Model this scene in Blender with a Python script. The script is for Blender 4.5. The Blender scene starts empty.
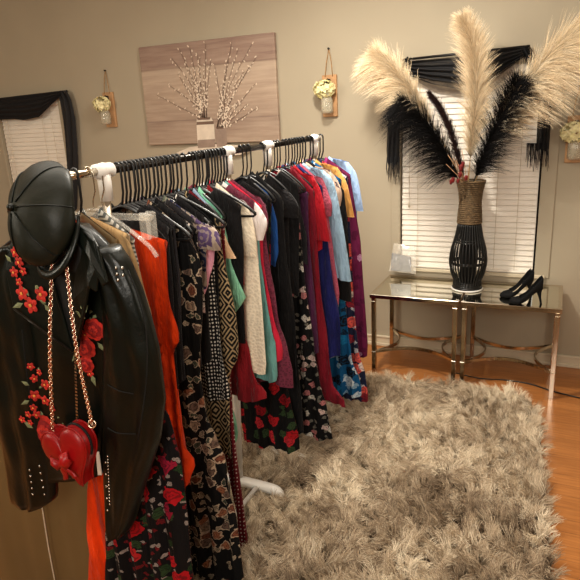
import bpy, math, random
import numpy as np
from mathutils import Vector, Matrix
from mathutils.bvhtree import BVHTree

random.seed(7)
RNG = np.random.default_rng(7)
PI = math.pi
C = bpy.context.scene.collection

# ------------------------------------------------------------------ camera
F, YAW, PITCH, ROLL, CAMD, CAMH = 587.753, -0.436263, 0.290174, -0.050856, 3.98263, 1.70
def axes():
    cy, sy, cp, sp = math.cos(YAW), math.sin(YAW), math.cos(PITCH), math.sin(PITCH)
    fw = np.array([sy*cp, cy*cp, -sp]); rt = np.array([cy, -sy, 0.0]); up = np.cross(rt, fw)
    c, s = math.cos(ROLL), math.sin(ROLL)
    return fw, c*rt + s*up, -s*rt + c*up
FW, RT, UP = axes()
EYE = np.array([0.0, -CAMD, CAMH])
cam = bpy.data.cameras.new('camera'); camo = bpy.data.objects.new('camera', cam); C.objects.link(camo)
cam.sensor_width = 36; cam.lens = F*36/580; cam.clip_start = 0.05
mt = Matrix(((RT[0], UP[0], -FW[0], EYE[0]), (RT[1], UP[1], -FW[1], EYE[1]), (RT[2], UP[2], -FW[2], EYE[2]), (0, 0, 0, 1)))
camo.matrix_world = mt
bpy.context.scene.camera = camo
def ray(x, y):
    return FW + RT*(x-290)/F - UP*(y-290)/F
def at(x, y, Y):
    d = ray(x, y); return EYE + d*((Y-EYE[1])/d[1])
def atz(x, y, z):
    d = ray(x, y); return EYE + d*((z-EYE[2])/d[2])
def px(P):
    v = np.array(P)-EYE; z = v@FW
    return 290+F*(v@RT)/z, 290-F*(v@UP)/z
WY = 0.04          # plane of the window wall
RX, RZ = -1.18, 1.573   # clothes rail
def rail_y(h):
    lo, hi = -3.2, -0.4
    for _ in range(50):
        m = (lo+hi)/2
        if px((RX, m, RZ))[0] < h: lo = m
        else: hi = m
    return lo

# ------------------------------------------------------------------ mesh builder
class MB:
    def __init__(s): s.v = []; s.f = []; s.uv = []; s.mi = []; s.n = 0
    def add(s, v, f, uv=None, mi=0):
        v = [tuple(map(float, q)) for q in v]
        s.v += v; s.uv += ([tuple(map(float, q)) for q in uv] if uv is not None else [(0., 0.)]*len(v))
        s.f += [tuple(i+s.n for i in q) for q in f]; s.mi += [mi]*len(f); s.n += len(v); return s
    def grid(s, P, uv=None, wrap=False, mi=0, cap=False):
        R, K = len(P), len(P[0])
        v = [q for r in P for q in r]
        u = [q for r in uv for q in r] if uv is not None else None
        f = []
        for i in range(R-1):
            for j in range(K if wrap else K-1):
                k = (j+1) % K
                f.append((i*K+j, i*K+k, (i+1)*K+k, (i+1)*K+j))
        if cap: f += [tuple(range(K-1, -1, -1)), tuple((R-1)*K+j for j in range(K))]
        return s.add(v, f, u, mi)
    def box(s, c, d, rot=None, mi=0, bev=0.0):
        c = np.array(c); hx, hy, hz = np.array(d)/2
        if bev <= 0:
            v = np.array([(x, y, z) for x in (-hx, hx) for y in (-hy, hy) for z in (-hz, hz)])
            f = [(0, 1, 3, 2), (4, 6, 7, 5), (0, 4, 5, 1), (2, 3, 7, 6), (0, 2, 6, 4), (1, 5, 7, 3)]
        else:
            b = bev; rings = []
            for z, i in ((-hz, b), (-hz+b, 0), (hz-b, 0), (hz, b)):
                x, y = hx-i, hy-i; q = min(b, x, y)
                rings.append([(-x+q, -y, z), (x-q, -y, z), (x, -y+q, z), (x, y-q, z), (x-q, y, z), (-x+q, y, z), (-x, y-q, z), (-x, -y+q, z)])
            v = np.array([p for r in rings for p in r]); f = []
            for i in range(3):
                for j in range(8): f.append((i*8+j, i*8+(j+1) % 8, i*8+8+(j+1) % 8, i*8+8+j))
            f += [tuple(range(7, -1, -1)), tuple(range(24, 32))]
        if rot is not None: v = v@np.array(rot).T
        uv = [(p[0], p[2]) for p in v]
        return s.add(v+c, f, uv, mi)
    def tube(s, pts, r, n=8, closed=False, cap=True, mi=0, flat=None):
        P = np.array(pts, float); K = len(P)
        rr = np.full(K, r) if np.isscalar(r) else np.array(r)
        T = np.gradient(P, axis=0) if not closed else np.roll(P, -1, 0)-np.roll(P, 1, 0)
        T /= np.linalg.norm(T, axis=1)[:, None]+1e-12
        a = np.array([0, 0, 1.0]) if abs(T[0][2]) < .9 else np.array([1.0, 0, 0])
        N = np.cross(T[0], a); N /= np.linalg.norm(N); rings = []; uv = []; L = 0
        for i in range(K):
            N = N-T[i]*(N@T[i]); N /= np.linalg.norm(N)+1e-12; B = np.cross(T[i], N)
            if i: L += np.linalg.norm(P[i]-P[i-1])
            fl = 1 if flat is None else flat
            rings.append([P[i]+rr[i]*(math.cos(t)*N+fl*math.sin(t)*B) for t in np.arange(n)*2*PI/n])
            uv.append([(j/n, L) for j in range(n)])
        if closed: rings.append(rings[0]); uv.append(uv[0])
        return s.grid(rings, uv, True, mi, cap and not closed)
    def lathe(s, prof, c=(0, 0, 0), n=24, mi=0, cap=True):
        c = np.array(c)
        P = [[c+np.array((r*math.cos(t), r*math.sin(t), z)) for t in np.arange(n)*2*PI/n] for r, z in prof]
        uv = [[(j/n*.5, z) for j in range(n)] for r, z in prof]
        return s.grid(P, uv, True, mi, cap)
    def ball(s, c, r, n=8, m=5, mi=0, sc=(1, 1, 1)):
        P = []
        for i in range(m+1):
            a = -PI/2+PI*i/m
            rr = max(math.cos(a), 0.02)
            P.append([np.array(c)+r*np.array((rr*math.cos(t)*sc[0], rr*math.sin(t)*sc[1], math.sin(a)*sc[2])) for t in np.arange(n)*2*PI/n])
        return s.grid(P, None, True, mi, True)
    def sweep_flat(s, pts, w, t, side, mi=0):
        """flat bar following pts: width w along 'side' axis vector, thickness t across"""
        P = np.array(pts, float); T = np.gradient(P, axis=0); sd = np.array(side, float); rings = []
        for p, q in zip(P, T):
            q = q/np.linalg.norm(q); n = np.cross(q, sd); n /= np.linalg.norm(n)
            rings.append([p+sd*w/2+n*t/2, p-sd*w/2+n*t/2, p-sd*w/2-n*t/2, p+sd*w/2-n*t/2])
        return s.grid(rings, None, True, mi, True)
    def build(s, name, mats, parent=None, smooth=True, kind=None, label=None):
        me = bpy.data.meshes.new(name)
        off = np.array(parent_loc(parent)) if parent else np.zeros(3)
        me.from_pydata((np.array(s.v)-off).tolist(), [], s.f)
        uvl = me.uv_layers.new(name='UVMap')
        li = np.empty(len(me.loops), np.int32); me.loops.foreach_get('vertex_index', li)
        uvl.data.foreach_set('uv', np.array(s.uv, np.float32)[li].ravel())
        for m in (mats if isinstance(mats, (list, tuple)) else [mats]): me.materials.append(m)
        me.polygons.foreach_set('material_index', np.array(s.mi, np.int32))
        if smooth: me.polygons.foreach_set('use_smooth', np.ones(len(s.f), bool))
        me.update()
        o = bpy.data.objects.new(name, me); C.objects.link(o)
        if parent: o.parent = parent
        if kind: o['kind'] = kind
        if label: o['label'] = label
        return o
def parent_loc(o):
    l = np.array(o.location)
    while o.parent: o = o.parent; l = l+np.array(o.location)
    return l
def tag(o, label, cat, group=None):
    o['label'] = label; o['category'] = cat
    if group: o['group'] = group
    return o
def thing(name, label, cat, loc, group=None):
    o = bpy.data.objects.new(name, None); C.objects.link(o); o.location = tuple(map(float, loc)); o.empty_display_size = .05
    return tag(o, label, cat, group)
def bevel(o, w, seg=2):
    m = o.modifiers.new('bevel', 'BEVEL'); m.width = w; m.segments = seg; m.limit_method = 'ANGLE'; return o
def subsurf(o, n=1):
    m = o.modifiers.new('sub', 'SUBSURF'); m.levels = n; m.render_levels = n; return o
def poly_interp(pts, y):
    ys = [p[1] for p in pts]; xs = [p[0] for p in pts]
    return float(np.interp(y, ys, xs))
def bez(pts, n=20):
    """smooth curve through control points (Catmull-Rom)"""
    P = [np.array(p, float) for p in pts]; P = [2*P[0]-P[1]]+P+[2*P[-1]-P[-2]]; out = []
    m = len(P)-3
    for i in range(m):
        a, b, c, d = P[i:i+4]
        k = max(2, n//m)
        for t in np.arange(k)/k:
            out.append(.5*((2*b)+(-a+c)*t+(2*a-5*b+4*c-d)*t*t+(-a+3*b-3*c+d)*t**3))
    out.append(P[-2]); return np.array(out)

# ------------------------------------------------------------------ materials
def new_mat(name):
    m = bpy.data.materials.new(name); m.use_nodes = True; nt = m.node_tree
    return m, nt, nt.nodes, nt.links, nt.nodes['Principled BSDF']
def lin(c):
    return tuple(((x/255)/12.92 if x/255 < .04045 else ((x/255+.055)/1.055)**2.4) for x in c)+(1,)
def tc(N, L, kind='UV', scale=(1, 1, 1)):
    t = N.new('ShaderNodeTexCoord'); mp = N.new('ShaderNodeMapping'); mp.inputs['Scale'].default_value = scale
    L.new(t.outputs[kind], mp.inputs[0]); return mp.outputs[0]
def ramp(N, L, src, stops, const=False):
    r = N.new('ShaderNodeValToRGB'); e = r.color_ramp.elements
    if const: r.color_ramp.interpolation = 'CONSTANT'
    while len(e) < len(stops): e.new(.5)
    for k, (p, c) in enumerate(stops): e[k].position = p; e[k].color = c
    L.new(src, r.inputs[0]); return r.outputs[0]
def mix(N, L, fac, a, b, mode='MIX'):
    m = N.new('ShaderNodeMix'); m.data_type = 'RGBA'; m.blend_type = mode
    for i, q in ((0, fac), (6, a), (7, b)):
        if isinstance(q, (int, float, tuple)): m.inputs[i].default_value = q
        else: L.new(q, m.inputs[i])
    return m.outputs[2]
def math_(N, L, op, a, b=None):
    m = N.new('ShaderNodeMath'); m.operation = op
    for i, q in ((0, a), (1, b)):
        if q is None: continue
        if isinstance(q, (int, float)): m.inputs[i].default_value = q
        else: L.new(q, m.inputs[i])
    return m.outputs[0]
def noise(N, L, vec, scale, detail=3, rough=.55):
    n = N.new('ShaderNodeTexNoise'); n.inputs['Scale'].default_value = scale; n.inputs['Detail'].default_value = detail
    n.inputs['Roughness'].default_value = rough
    if vec is not None: L.new(vec, n.inputs['Vector'])
    return n
def bump(N, L, P, h, strength=.2, dist=.01):
    b = N.new('ShaderNodeBump'); b.inputs['Strength'].default_value = strength; b.inputs['Distance'].default_value = dist
    L.new(h, b.inputs['Height']); L.new(b.outputs[0], P.inputs['Normal'])
def plain(name, c, rough=.5, metal=0., var=.12, scale=8., bmp=0., coat=0., sheen=0., spec=None):
    m, nt, N, L, P = new_mat(name); col = lin(c)
    v = tc(N, L, 'Object'); n = noise(N, L, v, scale)
    lo = tuple(x*(1-var) for x in col[:3])+(1,); hi = tuple(min(1, x*(1+var)) for x in col[:3])+(1,)
    L.new(ramp(N, L, n.outputs[0], [(.3, lo), (.7, hi)]), P.inputs['Base Color'])
    P.inputs['Roughness'].default_value = rough; P.inputs['Metallic'].default_value = metal
    P.inputs['Coat Weight'].default_value = coat
    if spec is not None: P.inputs['Specular IOR Level'].default_value = spec
    if sheen: P.inputs['Sheen Weight'].default_value = sheen
    if bmp: bump(N, L, P, noise(N, L, v, scale*6, 4).outputs[0], bmp, .004)
    return m
def cloth(name, c, var=.18, sheen=.15, rough=.85, lace=0.):
    """cloth with soft vertical streaks; lace > 0 adds a raised eyelet pattern"""
    m, nt, N, L, P = new_mat(name); col = lin(c)
    v = tc(N, L, 'UV', (14, 2.2, 1)); n = noise(N, L, v, 1.6, 4)
    lo = tuple(x*(1-var*1.6) for x in col[:3])+(1,); hi = tuple(min(1, x*(1+var)) for x in col[:3])+(1,)
    c1 = ramp(N, L, n.outputs[0], [(.3, lo), (.7, hi)])
    if lace:
        vo = N.new('ShaderNodeTexVoronoi'); vo.inputs['Scale'].default_value = 85; vo.voronoi_dimensions = '2D'
        L.new(tc(N, L, 'UV'), vo.inputs['Vector'])
        c1 = mix(N, L, lace, c1, ramp(N, L, vo.outputs['Distance'], [(.15, tuple(x*.45 for x in col[:3])+(1,)), (.45, hi)]))
        bump(N, L, P, vo.outputs['Distance'], .5, .004)
    else:
        w = noise(N, L, tc(N, L, 'UV', (9, 2.0, 1)), 2.2, 4, .6)
        bump(N, L, P, w.outputs[0], .9, .04)
    L.new(c1, P.inputs['Base Color']); P.inputs['Roughness'].default_value = rough; P.inputs['Sheen Weight'].default_value = sheen
    P.inputs['Specular IOR Level'].default_value = .25
    return m
def floral(name, bg, petals, scale=11., dens=.5, size=.42, leaf=None, leafdens=.4, centre=None, small=None, edge=None):
    """printed flowers: warped voronoi cells coloured ring by ring over a cloth ground"""
    m, nt, N, L, P = new_mat(name)
    uv = tc(N, L, 'UV'); w = noise(N, L, uv, 38, 2)
    off = N.new('ShaderNodeVectorMath'); off.operation = 'MULTIPLY_ADD'
    L.new(w.outputs['Color'], off.inputs[0]); off.inputs[1].default_value = (.03, .03, 0); L.new(uv, off.inputs[2]); vec = off.outputs[0]
    def layer(base, cols, sc, de, si, seed):
        vo = N.new('ShaderNodeTexVoronoi'); vo.voronoi_dimensions = '2D'; vo.inputs['Scale'].default_value = sc
        ad = N.new('ShaderNodeVectorMath'); ad.inputs[1].default_value = (seed, seed*1.7, 0); L.new(vec, ad.inputs[0])
        L.new(ad.outputs[0], vo.inputs['Vector'])
        sp = N.new('ShaderNodeSeparateColor'); L.new(vo.outputs['Color'], sp.inputs[0])
        pick = math_(N, L, 'LESS_THAN', sp.outputs[0], de)
        wob = math_(N, L, 'MULTIPLY', math_(N, L, 'SUBTRACT', noise(N, L, uv, sc*4, 1).outputs[0], .5), .3)
        d = math_(N, L, 'ADD', vo.outputs['Distance'], wob)
        inside = math_(N, L, 'MULTIPLY', math_(N, L, 'LESS_THAN', d, si), pick)
        k = len(cols)
        pc = ramp(N, L, sp.outputs[1], [(i/k, lin(c)) for i, c in enumerate(cols)], True)
        ring = math_(N, L, 'SINE', math_(N, L, 'MULTIPLY', d, 30/si*.42))
        pc = mix(N, L, ramp(N, L, ring, [(.2, (0, 0, 0, 1)), (.8, (.55, .55, .55, 1))]), pc, lin(bg))
        if edge: pc = mix(N, L, ramp(N, L, math_(N, L, 'DIVIDE', d, si), [(.72, (0, 0, 0, 1)), (.82, (.85, .85, .85, 1))]), pc, lin(edge))
        return mix(N, L, inside, base, pc), d
    base = lin(bg)
    if small: base, _ = layer(base, small, scale*3.2, .55, .3, 5.3)
    if leaf: base, _ = layer(base, leaf, scale*1.7, leafdens, .36, 2.1)
    col, d = layer(base, petals, scale, dens, size, 0.0)
    st = noise(N, L, tc(N, L, 'UV', (14, 2.2, 1)), 1.6, 3)
    bump(N, L, P, st.outputs[0], .8, .04)
    L.new(col, P.inputs['Base Color']); P.inputs['Roughness'].default_value = .85; P.inputs['Specular IOR Level'].default_value = .25
    return m
def dots(name, bg, dot, scale=55., r=.28, bands=None):
    m, nt, N, L, P = new_mat(name)
    vo = N.new('ShaderNodeTexVoronoi'); vo.voronoi_dimensions = '2D'; vo.inputs['Scale'].default_value = scale; vo.inputs['Randomness'].default_value = .25
    L.new(tc(N, L, 'UV', (1, .7, 1)), vo.inputs['Vector'])
    L.new(ramp(N, L, vo.outputs['Distance'], [(r, lin(dot)), (r+.08, lin(bg))]), P.inputs['Base Color'])
    P.inputs['Roughness'].default_value = .8; P.inputs['Specular IOR Level'].default_value = .25
    return m
def stripes(name, a, b, freq=60, ang=0., tile=False):
    m, nt, N, L, P = new_mat(name)
    uv = tc(N, L, 'UV')
    if not tile:
        w = N.new('ShaderNodeTexWave'); w.bands_direction = 'Y'; w.inputs['Scale'].default_value = freq; w.inputs['Distortion'].default_value = .6
        L.new(uv, w.inputs[0]); src = w.outputs['Color']
        L.new(ramp(N, L, src, [(.4, lin(a)), (.6, lin(b))]), P.inputs['Base Color'])
    else:      # concentric diamonds, a woven geometric print
        sx = N.new('ShaderNodeSeparateXYZ'); L.new(uv, sx.inputs[0])
        fx = math_(N, L, 'PINGPONG', math_(N, L, 'MULTIPLY', sx.outputs[0], 17), .5)
        fy = math_(N, L, 'PINGPONG', math_(N, L, 'MULTIPLY', sx.outputs[1], 12), .5)
        d = math_(N, L, 'ADD', fx, fy)
        s = math_(N, L, 'SINE', math_(N, L, 'MULTIPLY', d, 26))
        n = math_(N, L, 'ADD', s, math_(N, L, 'SUBTRACT', noise(N, L, uv, 120, 2).outputs[0], .5))
        L.new(ramp(N, L, n, [(.15, lin(a)), (.3, lin(b))]), P.inputs['Base Color'])
    P.inputs['Roughness'].default_value = .85; P.inputs['Specular IOR Level'].default_value = .25
    return m
def strand_mat(name, dark, mid, light, rough=.7, trans=0.):
    """fibres: u is a random number per fibre, v runs root to tip"""
    m, nt, N, L, P = new_mat(name)
    t = N.new('ShaderNodeTexCoord'); sx = N.new('ShaderNodeSeparateXYZ'); L.new(t.outputs['UV'], sx.inputs[0])
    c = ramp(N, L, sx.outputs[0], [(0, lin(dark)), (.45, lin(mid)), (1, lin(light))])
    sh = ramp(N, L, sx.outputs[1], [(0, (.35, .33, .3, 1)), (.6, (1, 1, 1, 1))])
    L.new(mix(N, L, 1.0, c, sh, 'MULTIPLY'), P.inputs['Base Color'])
    P.inputs['Roughness'].default_value = rough; P.inputs['Specular IOR Level'].default_value = .2
    return m
def glass(name, c=(235, 235, 230), rough=.05, alpha=.25):
    m, nt, N, L, P = new_mat(name)
    P.inputs['Base Color'].default_value = lin(c); P.inputs['Roughness'].default_value = rough
    n = noise(N, L, tc(N, L, 'Object'), 25, 2)
    a = ramp(N, L, n.outputs[0], [(.3, (alpha*.7,)*3+(1,)), (.7, (min(1, alpha*1.3),)*3+(1,))])
    L.new(a, P.inputs['Alpha']); P.inputs['Specular IOR Level'].default_value = .8
    return m

M = {}
M['black_plastic'] = plain('black_plastic', (16, 15, 15), .38, var=.2)
M['chrome'] = plain('chrome', (205, 195, 178), .13, 1.0, var=.08, scale=3)
M['dark_metal'] = plain('dark_metal', (52, 48, 44), .3, .9)
M['white_plastic'] = plain('white_plastic', (232, 228, 222), .35, var=.04)
M['white_paint'] = plain('white_paint', (222, 214, 200), .4, var=.04)
M['clear'] = glass('clear_plastic', (240, 236, 226), .08, .2)
M['leather'] = plain('black_leather', (12, 17, 12), .33, var=.3, scale=14, bmp=.22, spec=.32)
M['leather_dark'] = plain('black_lining', (9, 9, 8), .8, var=.2)
M['cap_leather'] = plain('cap_leather', (24, 26, 17), .45, var=.2, scale=10, bmp=.2, spec=.28)
M['red_leather'] = plain('red_leather', (150, 8, 12), .4, var=.2, scale=12, bmp=.06)
M['gold'] = plain('gold_metal', (242, 218, 196), .25, 1.0)
M['silver'] = plain('silver_metal', (190, 186, 178), .25, 1.0)
M['emb_red'] = plain('embroidery_red', (186, 40, 28), .75, var=.35, scale=70)
M['emb_dark'] = plain('embroidery_dark_red', (140, 16, 18), .75, var=.3, scale=60)
M['emb_leaf'] = plain('embroidery_leaf', (122, 128, 92), .75, var=.3, scale=60)
M['emb_yellow'] = plain('embroidery_centre', (226, 150, 70), .75)

# ------------------------------------------------------------------ the setting
def wall_mat():
    m, nt, N, L, P = new_mat('wall_paint'); v = tc(N, L, 'Object')
    n = noise(N, L, v, 1.1, 3); c = ramp(N, L, n.outputs[0], [(.3, lin((168, 157, 136))), (.7, lin((176, 165, 144)))])
    L.new(c, P.inputs['Base Color']); P.inputs['Roughness'].default_value = .7
    bump(N, L, P, noise(N, L, v, 140, 3).outputs[0], .12, .003); return m
def floor_mat():
    m, nt, N, L, P = new_mat('wood_floor'); v = tc(N, L, 'Object')
    b = N.new('ShaderNodeTexBrick'); b.inputs['Scale'].default_value = 1; b.inputs['Brick Width'].default_value = .9; b.inputs['Row Height'].default_value = .085
    b.inputs['Mortar Size'].default_value = .0012; b.inputs['Color1'].default_value = lin((184, 120, 64)); b.inputs['Color2'].default_value = lin((158, 98, 48)); b.inputs['Mortar'].default_value = lin((70, 36, 14))
    L.new(v, b.inputs['Vector'])
    g = noise(N, L, tc(N, L, 'Object', (2.5, 38, 1)), 2, 5, .65)
    c = mix(N, L, .55, b.outputs[0], ramp(N, L, g.outputs[0], [(.3, lin((130, 78, 36))), (.7, lin((194, 132, 74)))]))
    L.new(c, P.inputs['Base Color']); P.inputs['Roughness'].default_value = .28
    bump(N, L, P, b.outputs['Fac'], .2, -.002); return m
M['wall'] = wall_mat(); M['floor'] = floor_mat()
M['trim'] = plain('trim_paint', (205, 192, 168), .45, var=.04)
M['ceiling'] = plain('ceiling_paint', (232, 224, 208), .8, var=.03)
M['night_glass'] = plain('night_glass', (14, 14, 16), .06, var=.1)
XL, XR_, YF, ZC = -6.3, 2.4, -5.6, 2.78
def struct(name, mb, m, smooth=False, parent=None):
    o = mb.build(name, m, parent, smooth)
    if parent is None: o['kind'] = 'structure'
    return o
struct('floor', MB().box(((XL+XR_)/2, (YF+WY)/2, -.05), (XR_-XL+.4, WY-YF+.4, .1)), M['floor'])
struct('ceiling', MB().box(((XL+XR_)/2, (YF+WY)/2, ZC+.05), (XR_-XL+.4, WY-YF+.4, .1)), M['ceiling'])
WIN = [(float(at(400.5, 200, WY)[0]), float(at(538, 220, WY)[0])), (-4.72, float(at(64, 140, WY)[0]))]
print('WIN', WIN); WZ0, WZ1 = .60, 1.925
WT = .14
b = MB(); xs = [XL-.2, WIN[1][0], WIN[1][1], WIN[0][0], WIN[0][1], XR_+.2]
for i in range(5):
    x0, x1 = xs[i], xs[i+1]; cx = (x0+x1)/2; w = x1-x0
    if i in (1, 3):
        b.box((cx, WY+WT/2, WZ0/2), (w, WT, WZ0)); b.box((cx, WY+WT/2, (WZ1+ZC)/2), (w, WT, ZC-WZ1))
    else: b.box((cx, WY+WT/2, ZC/2), (w, WT, ZC))
struct('wall_back', b, M['wall'])
struct('wall_left', MB().box((XL-.1, (YF+WY)/2, ZC/2), (.2, WY-YF, ZC)), M['wall'])
struct('wall_right', MB().box((XR_+.1, (YF+WY)/2, ZC/2), (.2, WY-YF, ZC)), M['wall'])
struct('wall_front', MB().box(((XL+XR_)/2, YF-.1, ZC/2), (XR_-XL, .2, ZC)), M['wall'])
bb = MB(); 
bb.box(((XL+XR_)/2, WY-.007, .04), (XR_-XL, .014, .08)).box(((XL+XR_)/2, WY-.01, .072), (XR_-XL, .02, .012)).box(((XL+XR_)/2, WY-.012, .011), (XR_-XL, .024, .022))
bevel(struct('baseboard_back', bb, M['trim']), .003)
for k, (x0, x1) in enumerate(WIN):
    cx = (x0+x1)/2; w = x1-x0
    f = MB()
    cw = (.065, .03)[k]
    f.box((x0-cw/2, WY-.005, (WZ0+WZ1)/2), (cw, .01, WZ1-WZ0)); f.box((x1+cw/2+.012*(1-k), WY-.005, (WZ0+WZ1)/2), (cw+.024*(1-k), .01, WZ1-WZ0))
    f.box((cx, WY-.005, WZ1+.02), (w+2*cw, .01, .04))
    wo = f.build('window_%d' % (k+1), M['wall'], None, False); wo['kind'] = 'structure'; bevel(wo, .004)
    MB().box((cx, WY-.012, WZ0+.008), (w+2*cw, .024, .024), bev=.004).build('window_sill', M['trim'], wo, False)
    MB().box((cx, WY-.006, WZ0-.05), (w+2*cw, .012, .09)).build('apron', M['wall'], wo, False)
    MB().box((cx, WY+WT-.02, (WZ0+WZ1)/2), (w, .008, WZ1-WZ0)).build('pane', M['night_glass'], wo, False)

# ------------------------------------------------------------------ blinds
M['slat'] = plain('white_slat', (240, 232, 220), .45, var=.03)
M['slat_l'] = M['slat']
for k, (x0, x1) in enumerate(WIN):
    lab = ('white horizontal slat blind closed in the window behind the vase', 'white horizontal slat blind closed in the far left window')[k]
    t = thing('window_blind', lab, 'blind', ((x0+x1)/2, WY+.02, WZ0+.025), 'closed window blinds')
    a, c = x0+.007, x1-.012; cx = (a+c)/2; w = c-a
    sl = MB(); z = WZ0+.05; pitch = .0365; th = math.radians(75)
    R = np.array(((1, 0, 0), (0, math.cos(th), -math.sin(th)), (0, math.sin(th), math.cos(th))))
    while z < WZ1-.05:
        sl.box((cx, WY+.024, z), (w, .046, .003), R, bev=.001); z += pitch
    sl.build('slats', M['slat'], t, False)
    MB().box((cx, WY+.02, WZ1-.025), (w, .045, .045), bev=.004).build('headrail', M['slat'], t, False)
    MB().box((cx, WY+.02, WZ0+.027), (w, .04, .016), bev=.004).build('bottom_rail', M['slat'], t, False)
    for fx in (.13, .5, .72, .87):
        if fx in (.5,) : continue
        MB().box((a+w*fx, WY-.003, (WZ0+WZ1)/2), (.003, .002, WZ1-WZ0-.08)).build('ladder_cord', M['trim'], t, False)
    q = at(409, 205, WY-.01) if k == 0 else np.array((x0+.06, WY-.01, 1.0))
    cm = MB().tube([(q[0], WY-.008, WZ1-.05), (q[0], WY-.008, q[2]+.02)], .0018, 6)
    cm.lathe([(.002, .02), (.006, .005), (.007, -.012), (.003, -.016)], (q[0], WY-.008, q[2]), 10)
    cm.build('pull_cord', M['trim'], t)

# ------------------------------------------------------------------ black scarves over the windows
def scarf_mat():
    m, nt, N, L, P = new_mat('black_sheer'); uv = tc(N, L, 'UV')
    P.inputs['Base Color'].default_value = lin((13, 12, 16)); P.inputs['Roughness'].default_value = .75
    n = noise(N, L, tc(N, L, 'UV', (3, 30, 1)), 2, 3)
    L.new(ramp(N, L, n.outputs[0], [(.3, (.9, .9, .9, 1)), (.6, (1, 1, 1, 1))]), P.inputs['Alpha']); return m
M['scarf'] = scarf_mat()
M['sheer'] = glass('sheer_edge', (120, 105, 88), .9, .35)
def swag(parent, top, bot, name='swag', mat=None, yo=.05, folds=5, amp=.014):
    """top / bot: pixel polylines (left to right) of the drape's upper and lower edge"""
    P, U = [], []
    n, r = 44, 26
    x0, x1 = top[0][0], top[-1][0]
    for i in range(r):
        v = i/(r-1); row = []; uv = []
        for j in range(n):
            u = j/(n-1)
            xt = x0+(x1-x0)*u; xb = bot[0][0]+(bot[-1][0]-bot[0][0])*u
            yt = np.interp(xt, [p[0] for p in top], [p[1] for p in top]); yb = np.interp(xb, [p[0] for p in bot], [p[1] for p in bot])
            q = at(xt*(1-v)+xb*v, yt*(1-v)+yb*v, WY-yo)
            d = amp*math.sin(v*folds*2*PI+math.sin(u*PI)*1.5+.7*math.sin(u*9))+.03*math.sin(PI*u)*math.sin(PI*min(1, v*1.2))
            row.append(q+np.array((0, -d, 0))); uv.append((u, v*.5))
        P.append(row); U.append(uv)
    MB().grid(P, U).build(name, mat or M['scarf'], parent)
def tail(parent, rows, yo=.055, pleats=4, name='tail'):
    P, U = [], []
    n = 40; ys = np.linspace(rows[0][0], rows[-1][0], 26)
    for y in ys:
        xl = np.interp(y, [r[0] for r in rows], [r[1] for r in rows]); xr = np.interp(y, [r[0] for r in rows], [r[2] for r in rows])
        row = []; uv = []
        for j in range(n):
            u = j/(n-1); q = at(xl+(xr-xl)*u, y+1.5*math.sin(u*11), WY-yo)
            row.append(q+np.array((0, -.012*math.sin(u*pleats*2*PI+y*.03), 0))); uv.append((y/60, u*.3))
        P.append(row); U.append(uv)
    return MB().grid(P, U).build(name, M['scarf'], parent)
def fringe(parent, xl, xr, y0, y1, n=34, yo=.055):
    m = MB()
    for i in range(n):
        x = xl+(xr-xl)*(i+.5*random.random())/n; e = y1+random.uniform(-6, 6)
        a = at(x, y0-3, WY-yo+random.uniform(-.012, .012)); c = at(x+random.uniform(-1, 1), (y0+e)/2, WY-yo); d = at(x+random.uniform(-1.5, 1.5), e, WY-yo)
        m.tube([a, c, d], [.0022, .0018, .0008], 4)
    m.build('fringe', M['scarf'], parent)
t = thing('window_scarf', 'black sheer fringed scarf draped over the top of the window behind the plumes', 'curtain', at(465, 55, WY-.05), 'black window scarves')
swag(t, [(404, 61), (430, 60), (470, 56), (505, 50), (529, 46)], [(410, 76), (432, 84), (462, 90), (490, 82), (527, 55)])
swag(t, [(413, 78), (440, 80), (470, 84), (500, 72), (524, 56)], [(415, 80), (440, 95), (462, 97), (490, 92), (524, 62)], 'sheer_edge', M['sheer'], .045, 2, .006)
tail(t, [(58, 405, 411), (100, 389, 400), (150, 386, 399), (163, 387, 399)], pleats=3)
fringe(t, 387, 400, 160, 180, 26)
tail(t, [(48, 520, 530), (70, 530, 546), (110, 538, 552), (150, 536, 549)], pleats=3)
fringe(t, 527, 549, 146, 166, 36)
MB().tube([at(402, 60, WY-.035), at(530, 46, WY-.035)], .008, 8).build('rod', M['black_plastic'], t)
t = thing('window_scarf', 'black scarf swagged over the far left window with one hanging tail', 'curtain', at(40, 96, WY-.05), 'black window scarves')
swag(t, [(-40, 104), (-10, 99), (12, 97), (40, 94), (64, 91)], [(-40, 113), (-10, 120), (14, 119), (24, 120), (40, 117), (50, 106), (58, 98)], amp=.01)
tail(t, [(92, 57, 67), (100, 60, 71), (120, 63, 75), (165, 66, 77.5), (210, 67, 77)], pleats=2)
MB().tube([at(-45, 104, WY-.035), at(67, 91, WY-.035)], .008, 8).build('rod', M['black_plastic'], t)

# ------------------------------------------------------------------ painting
def canvas_mat():
    m, nt, N, L, P = new_mat('painted_planks'); v = tc(N, L, 'Object')
    sx = N.new('ShaderNodeSeparateXYZ'); L.new(v, sx.inputs[0])
    st = noise(N, L, tc(N, L, 'Object', (1.2, 1, 16)), 2.4, 5, .6)
    zz = math_(N, L, 'ADD', math_(N, L, 'MULTIPLY', sx.outputs[2], 1/.76), .5)
    band = ramp(N, L, zz, [(0, lin((168, 146, 126))), (.24, lin((150, 128, 112))), (.25, lin((122, 100, 88))), (.26, lin((160, 138, 120))), (.50, lin((176, 154, 134))), (.74, lin((186, 166, 146))), (.755, lin((132, 108, 94))), (.77, lin((150, 124, 110))), (1, lin((140, 114, 102)))])
    c = mix(N, L, .3, band, ramp(N, L, st.outputs[0], [(.3, lin((118, 96, 86))), (.7, lin((204, 186, 166)))]))
    L.new(c, P.inputs['Base Color']); P.inputs['Roughness'].default_value = .75; return m
PY = WY-.036
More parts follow.
